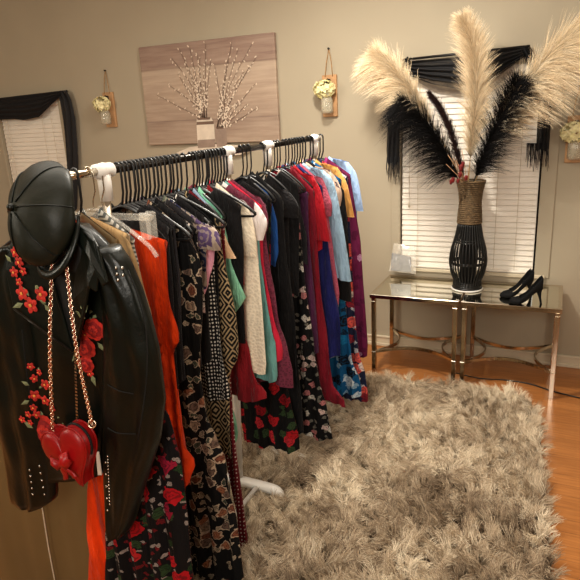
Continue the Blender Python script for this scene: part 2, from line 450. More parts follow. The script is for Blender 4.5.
TL, TR, BR = at(138, 47.5, PY), at(273.5, 31.5, PY), at(279.5, 140.5, PY)
px0, px1, pz0, pz1 = TL[0], (TR[0]+BR[0])/2, BR[2]-.005, TL[2]
pc = np.array(((px0+px1)/2, WY-.018, (pz0+pz1)/2))
t = thing('wall_painting', 'unframed canvas painting of pussy willow branches in two vases on grey planks', 'painting', pc)
MB().box(pc, (px1-px0, .034, pz1-pz0), bev=.004).build('canvas', canvas_mat(), t, False)
def flat_poly(m, pts, Y, mi=0):
    v = [at(x, y, PY) for x, y in pts]; v = [np.array((q[0], Y, q[2])) for q in v]
    m.add(v, [tuple(range(len(v)))], None, mi)
Yp = PY+.0005
M['p_white'] = plain('paint_white', (214, 200, 182), .7, var=.12, scale=12); M['p_grey'] = plain('paint_grey', (150, 130, 116), .7, var=.15, scale=12)
M['p_brown'] = plain('paint_brown', (112, 90, 76), .7, var=.15); M['p_bud'] = plain('paint_bud', (216, 198, 178), .7, var=.15, scale=60)
m = MB(); flat_poly(m, [(176, 153), (190, 147), (214, 144), (236, 145), (252, 149), (240, 155), (200, 158)], Yp-.001); m.build('painted_cloth', M['p_white'], t, False)
m = MB(); flat_poly(m, [(197, 118), (211, 117), (214, 123), (215.5, 147), (198, 148), (196.5, 123)], Yp-.002)
flat_poly(m, [(196.8, 122), (213.6, 121), (214, 124), (196.6, 125)], Yp-.003, 1); flat_poly(m, [(198, 140), (215, 139), (215.5, 147), (198, 148)], Yp-.003, 2); flat_poly(m, [(197, 118), (211, 117), (210, 119.5), (198, 120)], Yp-.0035, 3)
m.build('painted_vase', [M['p_white'], M['p_brown'], M['p_grey'], M['p_brown']], t, False)
m = MB(); flat_poly(m, [(216, 127), (225, 126), (226.5, 130), (227.5, 146), (217, 147), (215, 131)], Yp-.0025); flat_poly(m, [(216, 127), (225, 126), (224, 128.5), (217, 129)], Yp-.0035, 1)
m.build('painted_vase', [M['p_grey'], M['p_brown']], t, False)
tw = [((203, 118), x, y) for x, y in [(157, 95), (168, 84), (172, 58), (180, 50), (186, 66), (190, 48), (197, 52), (178, 74), (200, 58), (206, 44), (194, 72), (211, 60), (186, 86), (204, 70)]]
tw += [((221, 127), x, y) for x, y in [(232, 42), (238, 50), (228, 60), (252, 44), (256, 58), (244, 72), (255, 84), (259, 107), (247, 104), (236, 88), (240, 100), (215, 66), (226, 78), (250, 66)]]
br = MB(); bu = MB()
for (bx, by), x, y in tw:
    a = np.array((bx+random.uniform(-4, 4), by)); d = np.array((x, y)); mid = (a+d)/2+np.array(((bx-x)*.22, 4+random.uniform(-4, 4)))
    cur = bez([a, mid, d], 18)
    for i in range(len(cur)-1):
        p, q = cur[i], cur[i+1]; n_ = np.array((-(q-p)[1], (q-p)[0])); n_ = n_/(np.linalg.norm(n_)+1e-9)*.32*(1-.5*i/len(cur))
        flat_poly(br, [p-n_, p+n_, q+n_, q-n_], Yp-.0042)
    for i in range(4, len(cur)):
        for _ in range(1):
            c0 = cur[i]+np.array((random.uniform(-1.8, 1.8), random.uniform(-1.8, 1.8))); a0 = random.uniform(-.9, .9); s = random.uniform(.8, 1.25)
            flat_poly(bu, [c0+s*np.array((.62*math.cos(k)*math.cos(a0)-1.2*math.sin(k)*math.sin(a0), .62*math.cos(k)*math.sin(a0)+1.2*math.sin(k)*math.cos(a0))) for k in np.arange(7)*2*PI/7], Yp-.0052-random.random()*.001)
br.build('painted_branches', M['p_brown'], t, False); bu.build('painted_buds', M['p_bud'], t, False)

# ------------------------------------------------------------------ wall sconces with mason jars
M['board'] = plain('sconce_board', (190, 148, 106), .7, var=.25, scale=9, bmp=.2); M['twine'] = plain('twine', (168, 132, 90), .9, var=.3, scale=60)
M['jar'] = glass('jar_glass', (214, 206, 184), .06, .38); M['petal'] = plain('hydrangea_petal', (246, 232, 184), .6, var=.18, scale=30)
def sconce(xb, zb, label, seed):
    rnd = random.Random(seed)
    t = thing('jar_sconce', label, 'wall sconce', (xb, WY, zb), 'mason jar sconces along the wall')
    B = (xb, WY-.011, zb)
    MB().box(B, (.105, .022, .275), bev=.003).build('board', M['board'], t, False)
    nz = zb+.305
    tw = MB(); tw.tube([(xb-.028, WY-.024, zb+.125), (xb-.016, WY-.018, zb+.22), (xb, WY-.008, nz)], .003, 6); tw.tube([(xb+.028, WY-.024, zb+.125), (xb+.018, WY-.018, zb+.22), (xb, WY-.008, nz)], .003, 6)
    tw.build('twine_hanger', M['twine'], t)
    MB().tube([(xb, WY, nz), (xb, WY-.02, nz)], [.004, .007], 8).build('nail', M['dark_metal'], t)
    hk = MB().tube(bez([(xb, WY-.022, zb+.10), (xb, WY-.05, zb+.108), (xb, WY-.07, zb+.085), (xb, WY-.075, zb+.06)], 12), .006, 8)
    hk.box((xb, WY-.025, zb+.085), (.022, .006, .05)); hk.build('iron_hook', M['black_plastic'], t)
    jc = (xb, WY-.075, zb-.115)
    jr = MB().lathe([(.004, .004), (.030, .0), (.040, .006), (.042, .02), (.042, .085), (.038, .10), (.030, .112), (.030, .132), (.027, .132), (.027, .112), (.035, .098), (.039, .08), (.039, .02), (.03, .006)], jc, 20, cap=False).build('jar', M['jar'], t)
    MB().lathe([(.0315, .112), (.033, .113), (.033, .124), (.0315, .125)], jc, 20, cap=False).build('clamp_band', M['silver'], jr)
    st = MB()
    for k in range(3): st.tube([(xb+.01*k-.01, WY-.075, zb-.10), (xb-.01+.008*k, WY-.08, zb-.02), (xb+.012*(k-1), WY-.085, zb+.03)], .002, 5)
    st.build('stems', M['emb_leaf'], jr)
    fl = MB(); fc = np.array((xb-.012, WY-.088, zb+.045))
    for k in range(120):
        d = np.array((rnd.gauss(0, 1), rnd.gauss(0, 1), rnd.gauss(0, 1)*.9)); d /= np.linalg.norm(d)
        c0 = fc+d*np.array((.074, .055, .058))*rnd.uniform(.8, 1.0)
        e1 = np.cross(d, (0.3, .1, 1)); e1 /= np.linalg.norm(e1); e2 = np.cross(d, e1); r = rnd.uniform(.016, .024); a0 = rnd.random()*2
        for q in range(4):
            a = a0+q*PI/2; u = e1*math.cos(a)+e2*math.sin(a); w = -e1*math.sin(a)+e2*math.cos(a)
            fl.add([c0, c0+u*r*.5+w*r*.45+d*.004, c0+u*r*1.1+d*.007, c0+u*r*.5-w*r*.45+d*.004], [(0, 1, 2, 3)])
    fl.build('hydrangea', M['petal'], t, False)
q = at(107.5, 105, WY-.011); sconce(q[0]+.02, at(108, 110, WY)[2], 'wooden mason jar sconce with cream flowers left of the painting', 1)
q = at(330, 96, WY-.011); sconce(q[0], q[2], 'wooden mason jar sconce with cream flowers right of the painting, above the rack end', 2)
q = at(572, 140, WY-.08); sconce(q[0]+.02, q[2]+.0, 'wooden mason jar sconce at the right picture edge, beyond the right plume', 3)

# ------------------------------------------------------------------ mirrored tables
M['mirror'] = plain('mirror_top', (214, 210, 196), .045, 1.0, var=.03, scale=2)
TH = .567
def table(x0, x1, label):
    y0, y1 = -.50, .0
    t = thing('mirrored_table', label, 'table', ((x0+x1)/2, (y0+y1)/2, 0), 'pair of mirrored chrome side tables')
    cx, cy = (x0+x1)/2, (y0+y1)/2; w, d = x1-x0, y1-y0
    fr = MB(); b = .024
    fr.box((cx, y0+b/2, TH-.012), (w, b, .026), bev=.002).box((cx, y1-b/2, TH-.012), (w, b, .026), bev=.002)
    fr.box((x0+b/2, cy, TH-.012), (b, d-2*b, .026), bev=.002).box((x1-b/2, cy, TH-.012), (b, d-2*b, .026), bev=.002)
    fr.build('top_frame', M['chrome'], t, False)
    MB().box((cx, cy, TH-.006), (w-2*b+.002, d-2*b+.002, .012)).build('mirror_top', M['mirror'], t, False)
    L = [(x0+.022, y0+.022), (x1-.022, y0+.022), (x1-.022, y1-.022), (x0+.022, y1-.022)]
    for (x, y) in L:
        g = MB().box((x, y, (TH-.025)/2), (.027, .027, TH-.025), bev=.002).box((x, y, .165), (.031, .031, .012), bev=.002).box((x, y, TH-.05), (.031, .031, .008), bev=.002)
        g.build('leg', M['chrome'], t, False)
    zs = .165
    for i in range(4):
        a, c = np.array(L[i]), np.array(L[(i+1) % 4]); mid = (a+c)/2; inn = np.array((cx, cy))-mid; inn /= np.linalg.norm(inn)
        sag = .13 if i in (0, 2) else .11
        pts = [tuple(a+(c-a)*s+inn*sag*math.sin(PI*s))+(zs,) for s in np.linspace(0.02, .98, 22)]
        MB().sweep_flat(pts, .02, .009, (0, 0, 1)).build('stretcher', M['chrome'], t, False)
table(-1.063, -.503, 'mirrored top chrome side table on the left, under the vase and clear bag')
table(-.493, .067, 'mirrored top chrome side table on the right, holding the black heels')
t = thing('power_cord', 'thin black cord trailing along the floor under the right table', 'cord', atz(500, 380, .004))
MB().tube(bez([atz(x, y, .005) for x, y in [(452, 372), (478, 378), (505, 380), (530, 384), (552, 391), (580, 398)]], 30), .004, 6).build('cable', M['black_plastic'], t)

# ------------------------------------------------------------------ wicker vase
M['rope'] = plain('rope_wrap', (104, 84, 58), .85, var=.45, scale=60, bmp=.5); M['cane'] = plain('black_cane', (24, 23, 21), .4, var=.3)
VX, VY = atz(467, 289, TH)[:2]; VY = -.22; VX = at(467, 286, VY)[0]
vs = TH/286
def vz(y): return at(467, y, VY)[2]
z0 = TH+.002
zn, zt = vz(222), vz(181)
t = thing('wicker_vase', 'tall black cane and rope vase standing where the two tables meet', 'vase', (VX, VY, z0))
def belly(z):   # radius of the cane cage by height
    f = (z-z0)/(zn-z0)
    return np.interp(f, [0, .06, .12, .25, .42, .6, .8, 1.0], [.085, .088, .080, .102, .115, .106, .082, .066])
cg = MB()
for k in range(32):
    a = 2*PI*k/32
    cg.tube([(VX+belly(z)*math.cos(a), VY+belly(z)*math.sin(a), z) for z in np.linspace(z0+.03, zn, 16)], .0046, 6)
cg.build('cane_cage', M['cane'], t)
hp = MB()
for f in (.42, .75, .72, .4):
    z = z0+f*(zn-z0); r = belly(z)-.006
    hp.tube([(VX+r*math.cos(a), VY+r*math.sin(a), z) for a in np.arange(28)*2*PI/28], .005, 6, True)
hp.build('hoop', M['cane'], t)
MB().lathe([(.0, z0+.034), (.05, z0+.04), (.05, zn-.02), (.045, zn-.005), (.0, zn-.002)], (VX, VY, 0), 20).build('inner_liner', M['leather_dark'], t)
bs = MB()
for i in range(4):
    z = z0+.014+i*.011; r = .086-.004*i
    bs.tube([(VX+r*math.cos(a), VY+r*math.sin(a), z) for a in np.arange(32)*2*PI/32], .0085, 6, True)
bs.lathe([(.0, z0+.006), (.08, z0+.006), (.08, z0+.045), (0, z0+.045)], (VX, VY, 0), 24)
bs.build('woven_base', M['cane'], t)
wr = MB().tube([(VX+.094*math.cos(a), VY+.094*math.sin(a), z0+.005) for a in np.arange(36)*2*PI/36], .0055, 6, True); wr.build('white_ring', M['white_plastic'], t)
nk = MB(); nn = 22
for i in range(nn):
    f = i/(nn-1); z = zn+(zt-zn)*f; r = np.interp(f, [0, .2, .5, .8, 1], [.071, .068, .062, .07, .084])
    nk.tube([(VX+(r+.0015*math.sin(a*16+i*PI))*math.cos(a), VY+(r+.0015*math.sin(a*16+i*PI))*math.sin(a), z) for a in np.arange(48)*2*PI/48], .0062, 6, True)
nk.lathe([(.06, zn), (.052, (zn+zt)/2), (.07, zt-.005)], (VX, VY, 0), 24, cap=False)
nk.build('rope_neck', M['rope'], t)

# ------------------------------------------------------------------ plumes
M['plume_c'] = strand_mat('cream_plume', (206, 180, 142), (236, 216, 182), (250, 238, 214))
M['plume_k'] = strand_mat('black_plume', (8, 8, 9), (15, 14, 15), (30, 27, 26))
M['stem_c'] = plain('cream_stem', (176, 146, 100), .8)
M['stem_k'] = plain('black_stem', (16, 14, 14), .8)
def ribbons(paths, w, rnds):
    """paths (n,k,3) -> builder of thin crossed-free ribbons, uv=(random, root-to-tip)"""
    n, k, _ = paths.shape
    T = np.gradient(paths, axis=1); view = paths-EYE
    S = np.cross(T, view); S += RNG.normal(0, .35, (n, 1, 3))*np.linalg.norm(S, axis=2, keepdims=True)
    S /= np.linalg.norm(S, axis=2, keepdims=True)+1e-9
    ww = (w*np.linspace(1, .25, k))[None, :, None] if np.isscalar(w) else w
    A, B = paths-S*ww, paths+S*ww
    V = np.stack([A, B], 2).reshape(n, k*2, 3)
    uv = np.zeros((n, k*2, 2)); uv[:, :, 0] = rnds[:, None]; uv[:, :, 1] = np.repeat(np.linspace(0, 1, k), 2)[None]
    base = np.arange(n)[:, None, None]*k*2
    q = np.array([[2*i, 2*i+1, 2*i+3, 2*i+2] for i in range(k-1)])[None]
    return V.reshape(-1, 3), (base+q).reshape(-1, 4), uv.reshape(-1, 2)
def fibre_object(name, V, Fc, UV, mat, parent=None, kind=None):
    off = parent_loc(parent) if parent else np.zeros(3)
    me = bpy.data.meshes.new(name); n, f = len(V), len(Fc)
    me.vertices.add(n); me.vertices.foreach_set('co', (V-off).astype(np.float32).ravel())
    me.loops.add(f*4); me.loops.foreach_set('vertex_index', Fc.astype(np.int32).ravel())
    me.polygons.add(f); me.polygons.foreach_set('loop_start', np.arange(0, f*4, 4, dtype=np.int32))
    me.polygons.foreach_set('use_smooth', np.ones(f, bool))
    me.update(calc_edges=True)
    u = me.uv_layers.new(name='UVMap'); u.data.foreach_set('uv', UV[Fc.ravel()].astype(np.float32).ravel())
    me.materials.append(mat); me.validate()
    o = bpy.data.objects.new(name, me); C.objects.link(o)
    if parent: o.parent = parent
    if kind: o['kind'] = kind
    return o
def plume(name, label, cat, pts, start, L, spread, side, droop, n, mat, smat, Yt=None, w=.0011, env=None, group=None, fwd=.75):
    """pts: pixel stem from vase mouth to tip; side (-1..1) pushes fibres left/right"""
    Yt = VY if Yt is None else Yt
    m_ = len(pts); P3 = [at(x, y, VY+(Yt-VY)*i/(m_-1)) for i, (x, y) in enumerate(pts)]
    cur = bez(P3, 60); K = len(cur)
    t = thing(name, label, cat, (VX, VY, zt-.06), group)
    root = np.array((VX, VY, zt-.30)); 
    st = np.vstack([[root+(cur[0]-root)*.0+np.array((0, 0, .0))], cur])
    MB().tube(st, np.linspace(.004, .0012, len(st)), 6).build('stem', smat, t)
    s = start+(1-start)*RNG.random(n)**.9; idx = s*(K-1); i0 = np.clip(idx.astype(int), 0, K-2); fr = (idx-i0)[:, None]
    base = cur[i0]*(1-fr)+cur[i0+1]*fr; T = cur[i0+1]-cur[i0]; T /= np.linalg.norm(T, axis=1)[:, None]
    q = (s-start)/(1-start)
    en = np.interp(q, [0, .12, .4, .75, 1], [.45, .9, 1, .8, .45]) if env is None else np.interp(q, *env)
    d = RNG.normal(0, 1, (n, 3)); d -= T*(d*T).sum(1)[:, None]; d /= np.linalg.norm(d, axis=1)[:, None]
    if side: d = d+side*np.array((1, 0, 0)); d /= np.linalg.norm(d, axis=1)[:, None]
    ln = L*en*RNG.uniform(.55, 1.1, n); k = 6; tt = np.linspace(0, 1, k)
    clump = np.sin(s*90)*.25
    dir0 = T*(fwd+clump[:, None])+d*spread*RNG.uniform(.3, 1.1, (n, 1)); dir0 /= np.linalg.norm(dir0, axis=1)[:, None]
    path = base[:, None, :]+dir0[:, None, :]*(ln[:, None]*tt[None])[:, :, None]
    path[:, :, 2] -= (droop*ln[:, None]*tt[None]**2)*(1+.4*np.sin(s*70)[:, None])
    path += d[:, None, :]*(.18*ln[:, None]*tt[None]**2)[:, :, None]
    path += RNG.normal(0, .0022, path.shape)*tt[None, :, None]
    path[:, :, 1] = np.minimum(path[:, :, 1], WY-.065)
    V, Fc, UV = ribbons(path, w, np.clip(RNG.normal(.5, .25, n)+clump*.6, 0, 1))
    fibre_object('plume', V, Fc, UV, mat, t, 'stuff')
    return t
gp = 'plumes in the wicker vase'
plume('cream_plume', 'fluffy cream pampas plume leaning far left from the vase', 'pampas grass', [(463, 186), (447, 150), (420, 105), (395, 72), (378, 56)], .40, .215, .85, -.55, .42, 6000, M['plume_c'], M['stem_c'], -.30, group=gp, env=([0, .15, .5, .85, 1], [.5, .95, 1, .8, .4]))
plume('cream_plume', 'fluffy cream pampas plume standing upright in the middle of the vase', 'pampas grass', [(468, 186), (471, 150), (476, 100), (474, 55), (464, 22)], .20, .19, .55, .05, .10, 6000, M['plume_c'], M['stem_c'], -.33, group=gp, fwd=.95)
plume('cream_plume', 'fluffy cream pampas plume sweeping out of frame to the right', 'pampas grass', [(473, 186), (494, 138), (525, 88), (560, 48), (592, 20)], .27, .29, .8, .6, .5, 6500, M['plume_c'], M['stem_c'], -.31, group=gp, env=([0, .15, .5, .85, 1], [.55, .95, 1, .9, .5]))
plume('black_plume', 'feathery black pampas plume drooping left of the vase', 'pampas grass', [(462, 186), (450, 165), (435, 138), (416, 114), (404, 104)], .10, .225, .95, -.6, .5, 3600, M['plume_k'], M['stem_k'], -.36, .0012, group=gp, env=([0, .3, .7, 1], [.75, 1, .9, .5]))
plume('black_plume', 'feathery black pampas plume fanning right of the vase', 'pampas grass', [(472, 186), (482, 160), (497, 125), (508, 100), (517, 82)], .10, .20, .85, .5, .3, 3400, M['plume_k'], M['stem_k'], -.35, .0012, group=gp, env=([0, .3, .7, 1], [.8, 1, .8, .5]))
# slim dark feather
M['feather'] = plain('dark_feather', (44, 26, 34), .7, var=.35, scale=30)
M['plume_d'] = strand_mat('dark_feather', (14, 10, 12), (40, 26, 30), (96, 74, 62))
plume('dark_feather', 'slim dark plum feather leaning left between cream plumes', 'feather', [(464, 184), (461, 168), (452, 135), (441, 110), (430, 94)], .12, .075, .35, -.1, .05, 2600, M['plume_d'], M['stem_k'], -.40, .0014, group=gp, fwd=1.0, env=([0, .3, .7, 1], [.5, 1, .9, .4]))
# red dried sprig
M['berry'] = plain('dried_red', (112, 22, 22), .6, var=.4, scale=50); M['twig'] = plain('twig_pale', (206, 160, 120), .8)
t = thing('dried_flower', 'dried red buds and pale twigs at the vase mouth', 'dried flowers', (VX, VY, zt-.06), gp)
tg = MB(); br_ = MB()
for x, y in [(448, 155), (453, 158), (458, 164), (462, 150), (452, 170), (456, 160), (468, 168), (446, 164)]:
    tg.tube(bez([at(466, 186, VY), at((466+x)/2+1, (y+186)/2, -.3), at(x, y, -.33)], 8), .0018, 5)
for x, y, s in [(461, 168, .016), (460, 175, .014), (453, 180, .013), (451, 182, .012), (463, 164, .012), (466, 178, .013), (458, 181, .011)]:
    c0 = at(x, y, -.35); br_.ball(c0, s, 9, 6, sc=(.75, .75, 1.35))
    for k in range(5):
        a = k*1.257; br_.ball(c0+np.array((math.cos(a)*s*.55, math.sin(a)*s*.55, s*.5)), s*.5, 6, 4, sc=(.7, .7, 1.4))
tg.build('twigs', M['twig'], t); br_.build('buds', M['berry'], t)

# ------------------------------------------------------------------ heels
M['suede'] = plain('black_suede', (8, 8, 9), .8, var=.2, spec=.3); M['insole'] = plain('insole', (206, 188, 158), .5)
def shoe(tx, ty, hx, hy, label):
    toe, heel = atz(tx, ty, TH+.001), atz(hx, hy, TH+.001)
    heel = np.array((heel[0], toe[1]+.01, TH+.001)) if abs(heel[1]-toe[1]) > .12 else heel
    f = (toe-heel); f[2] = 0; ln = np.linalg.norm(f); f /= ln; s = np.array((-f[1], f[0], 0)); L = .235
    t = thing('high_heel_shoe', label, 'shoe', heel, 'pair of black heels on the right table')
    H = .098
    secs = [(0.0, .026, .074, .0), (.05, .031, .066, 0.), (.2, .030, .052, 0), (.4, .029, .040, 0), (.58, .036, .035, 0), (.72, .041, .036, 0), (.86, .031, .032, 0), (.95, .016, .022, 0), (1.0, .004, .012, 0)]
    def sole(u): return np.interp(u, [0, .1, .3, .5, .65, .8, 1], [H, H*.94, H*.6, H*.22, .006, .003, .005])
    P = []; I = []
    for u in np.linspace(0, 1, 30):
        w = np.interp(u, [q[0] for q in secs], [q[1] for q in secs]); hh = np.interp(u, [q[0] for q in secs], [q[2] for q in secs])
        zb = sole(u); c0 = heel+f*(u*ln*1.0)+np.array((0, 0, zb)); open_ = u < .70
        ring = []
        for k in range(13):
            a = PI*(k/12)      # from +s side under the foot to -s side
            ring.append((math.cos(a), -math.sin(a)))
        pts = [c0+s*w*1.0+np.array((0, 0, hh)), c0+s*w*1.08+np.array((0, 0, hh*.55)), c0+s*w*.98+np.array((0, 0, .004)), c0+s*w*.5+np.array((0, 0, -.002)), c0-s*w*.5+np.array((0, 0, -.002)), c0-s*w*.98+np.array((0, 0, .004)), c0-s*w*1.08+np.array((0, 0, hh*.55)), c0-s*w+np.array((0, 0, hh))]
        if u >= .68:
            pts[0] = c0+s*w*.35+np.array((0, 0, hh)); pts[-1] = c0-s*w*.35+np.array((0, 0, hh))
        P.append(pts); I.append([c0+s*w*.88+np.array((0, 0, .006)), c0+np.array((0, 0, .004)), c0-s*w*.88+np.array((0, 0, .006))])
    m = MB().grid(P)
    m.grid([[p[0], p[0]*.5+p[-1]*.5+np.array((0, 0, .004)), p[-1]] for p in P[20:]])
    m.add(P[0], [tuple(range(8))]); m.add(P[20], [tuple(range(8))])
    o = m.build('upper', M['suede'], t); sm = o.modifiers.new('solid', 'SOLIDIFY'); sm.thickness = .003; subsurf(o)
    MB().grid(I[:21]).build('insole', M['insole'], t)
    hm = MB(); prof = [(H, .024, .03), (H*.75, .014, .014), (H*.4, .007, .007), (.01, .0055, .0055), (0.0, .0062, .0062)]
    R_ = []
    for z, a1, a2 in prof:
        c0 = heel+np.array((0, 0, z))+f*(.022*(z/H))
        R_.append([c0+f*a2*math.cos(k)+s*a1*math.sin(k) for k in np.arange(10)*2*PI/10])
    hm.grid(R_, None, True, 0, True).build('stiletto_heel', M['suede'], t)
shoe(500, 297, 531, 296, 'black suede stiletto pump at the back of the pair, toe to the left')
shoe(509, 303, 541, 304, 'black suede stiletto pump at the front of the pair, heel toward the table edge')

# ------------------------------------------------------------------ clear packet
t = thing('clear_packet', 'clear plastic packet with a silver grey card leaning by the wall', 'packet', at(402, 271, -.06))
M['film'] = glass('clear_film', (238, 232, 220), .12, .24); M['card'] = plain('silver_card', (128, 128, 130), .4, .3, var=.3, scale=50)
def quad_slab(corners, Y0, Y1, thick, name, mat, parent, wob=.0):
    (a, b_, c_, d_) = corners; P1 = []; P2 = []
    for i in range(9):
        v = i/8; r1 = []; r2 = []
        for j in range(9):
            u = j/8; x = (a[0]*(1-u)+b_[0]*u)*(1-v)+(d_[0]*(1-u)+c_[0]*u)*v; y = (a[1]*(1-u)+b_[1]*u)*(1-v)+(d_[1]*(1-u)+c_[1]*u)*v
            q = at(x, y, Y0+(Y1-Y0)*v); e = math.sin(PI*min(max(u, .0), 1))**.5*math.sin(PI*v)**.5 if wob else 1
            n_ = wob*math.sin(i*2.1+j*1.7)
            r1.append(q+np.array((0, -thick/2*e+n_, 0))); r2.append(q+np.array((0, thick/2*e+n_, 0)))
        P1.append(r1); P2.append(r2)
    m = MB().grid(P1).grid([r[::-1] for r in P2]); return m.build(name, mat, parent)
quad_slab([(394, 243), (415, 247), (416, 274), (389, 271)], -.012, -.07, .035, 'film_bag', M['film'], t, .003)
quad_slab([(392, 253), (411, 257), (411, 272), (391, 270)], -.03, -.065, .012, 'grey_card', M['card'], t)

# ------------------------------------------------------------------ rug
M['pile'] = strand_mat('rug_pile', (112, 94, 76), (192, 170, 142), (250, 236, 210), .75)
M['back'] = plain('rug_backing', (92, 76, 58), .9)
RC = [(-1.50, -.62), (-.16, -.545), (-.05, -.66), (.0, -.90), (.04, -1.4), (.085, -2.05), (.12, -2.95), (-1.46, -2.95)]
t = thing('shag_rug', 'taupe long pile shag rug covering the wooden floor', 'rug', (-.7, -1.7, 0))
m = MB(); v = [(x, y, .002) for x, y in RC]+[(x, y, .012) for x, y in RC]; n = len(RC)
m.add(v, [tuple(range(n-1, -1, -1)), tuple(range(n, 2*n))]+[(i, (i+1) % n, n+(i+1) % n, n+i) for i in range(n)]).build('backing', M['back'], t, False)
def inside(p):
    r = np.zeros(len(p), bool); q = np.array(RC); j = len(q)-1
    for i in range(len(q)):
        c = ((q[i, 1] > p[:, 1]) != (q[j, 1] > p[:, 1])) & (p[:, 0] < (q[j, 0]-q[i, 0])*(p[:, 1]-q[i, 1])/(q[j, 1]-q[i, 1])+q[i, 0]); r ^= c; j = i
    return r
pp = np.stack([RNG.uniform(-1.52, .14, 165000), RNG.uniform(-2.96, -.5, 165000)], 1); pp = pp[inside(pp)]
def field(p, seed, sc):
    g = np.random.default_rng(seed).normal(0, 1, (64, 64)); x = (p[:, 0]*sc) % 63; y = (p[:, 1]*sc) % 63; i, j = x.astype(int), y.astype(int); fx, fy = x-i, y-j
    fx = fx*fx*(3-2*fx); fy = fy*fy*(3-2*fy); i2, j2 = (i+1) % 64, (j+1) % 64
    return (g[i, j]*(1-fx)+g[i2, j]*fx)*(1-fy)+(g[i, j2]*(1-fx)+g[i2, j2]*fx)*fy
# tufts: fibres gather into locks that share a lean
cell = .027; ck = np.floor(pp/cell+.35*np.stack([field(pp, 3, 20), field(pp, 4, 20)], 1)); cid = (ck[:, 0]*7919+ck[:, 1]*104729).astype(np.int64)
def hrand(k): return ((np.sin(cid*12.9898+k*78.233)*43758.5453) % 1.0)
ang = 2*PI*hrand(1)*.8+field(pp, 1, 3.2)*1.1+field(pp, 2, 9)*.8+RNG.normal(0, .28, len(pp))
lean = np.clip(.85+.5*(hrand(2)-.5)+field(pp, 6, 6)*.25+RNG.normal(0, .12, len(pp)), .2, 1.25)
ln = .092*(.75+.4*hrand(3))*RNG.uniform(.8, 1.1, len(pp))
k = 7; tt = np.linspace(0, 1, k)
bend = lean[:, None]*(.45+1.0*tt[None]**1.2)
cc = (ck+.5)*cell; base = pp
stepx = np.sin(np.clip(bend, 0, 1.7)); stepz = np.cos(np.clip(bend, 0, 1.7))
hx = np.cumsum(stepx, 1)*(ln/k)[:, None]; hz = np.cumsum(stepz, 1)*(ln/k)[:, None]
path = np.zeros((len(pp), k, 3))
gather = .5*tt[None]
path[:, :, 0] = pp[:, :1]*(1-gather)+cc[:, :1]*gather+np.cos(ang)[:, None]*hx; path[:, :, 1] = pp[:, 1:]*(1-gather)+cc[:, 1:]*gather+np.sin(ang)[:, None]*hx
wv = np.sin(tt[None]*7.5+6.28*hrand(7)[:, None]+RNG.normal(0, .5, (len(pp), 1)))*.004*tt[None]
path[:, :, 0] += -np.sin(ang)[:, None]*wv; path[:, :, 1] += np.cos(ang)[:, None]*wv
path[:, :, 2] = .010+np.maximum(hz, .002)
path += RNG.normal(0, .002, path.shape)*tt[None, :, None]
V, Fc, UV = ribbons(path, .0016, np.clip(.25+.5*hrand(5)+field(pp, 8, 5)*.16+RNG.normal(0, .15, len(pp)), 0, 1))
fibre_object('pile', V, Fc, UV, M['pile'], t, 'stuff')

# ------------------------------------------------------------------ clothes racks
def rack(ya, yb, label, first):
    """ya nearer end, yb farther end: two uprights with T feet, top rail, lower bar"""
    t = thing('clothes_rack', label, 'clothes rack', (RX, (ya+yb)/2, 0), 'two clothes racks set end to end')
    e0, e1 = (ya-.20 if first else ya-.02), (yb+.05 if not first else yb+.02)
    if first:
        MB().tube([(RX, ya+.02, RZ), (RX, rail_y(267)-.034, RZ)], .0125, 12).build('top_rail', M['dark_metal'], t)
        MB().tube([(RX, e0, RZ), (RX, ya+.03, RZ)], .0115, 12).build('rail_extension', M['chrome'], t)
        MB().tube([(RX, e0-.012, RZ), (RX, e0+.01, RZ)], .0155, 12).build('end_cap', M['white_plastic'], t)
    else:
        MB().tube([(RX, e0, RZ), (RX, e1, RZ)], .0125, 12).build('top_rail', M['dark_metal'], t)
        MB().tube([(RX, e1-.025, RZ), (RX, e1+.012, RZ)], .0165, 12).build('end_cap', M['white_plastic'], t)
    hl, dz = (.205, 0) if first else (.12, .05)
    for y in (ya, yb):
        j = MB().tube([(RX, y-.032, RZ), (RX, y+.032, RZ)], .021, 12).tube([(RX, y, RZ), (RX, y, RZ-.085)], [.02, .0185], 12)
        j.ball((RX, y, RZ), .023, 12, 8); j.build('joint', M['white_plastic'], t)
        fx = RX-.07 if first else RX
        xm = RX+(fx-RX)*.5
        MB().tube([(RX, y, RZ-.06), (xm, y, .78)], .0115, 12).build('upper_post', M['chrome'], t)
        MB().tube([(xm, y, .82), (fx, y, .075)], .0175, 12).build('lower_post', M['white_plastic'], t)
        ft = MB().tube(bez([(fx-hl, y, .052), (fx-hl+.01, y, .075), (fx-hl+.045, y, .085), (fx, y, .088), (fx+hl-.045, y, .085), (fx+hl-.01, y, .075), (fx+hl, y, .052)], 30) - np.array((0, 0, dz)), .024, 12)
        fo = ft.build('foot', M['white_plastic'], t)
        for sx in (-1, 1) if first else ():
            MB().box((fx+sx*(hl-.003), y, .035), (.022, .03, .045), bev=.004).build('foot_pad', M['white_plastic'], fo)
    bx = RX+.03 if first else RX
    MB().tube([(bx, ya, .088-dz), (bx, yb, .088-dz)], .0105, 10).build('lower_bar', M['white_plastic'], t)
Y1, Y2, Y3, Y4 = rail_y(103), rail_y(227), rail_y(267), rail_y(314)
Y_MID = Y3
rack(Y1, Y2, 'white footed clothes rack nearest the camera, carrying the leather jacket', True)
rack(Y3, Y4, 'white clothes rack farther back, its end cap near the wall', False)
MB_r = None

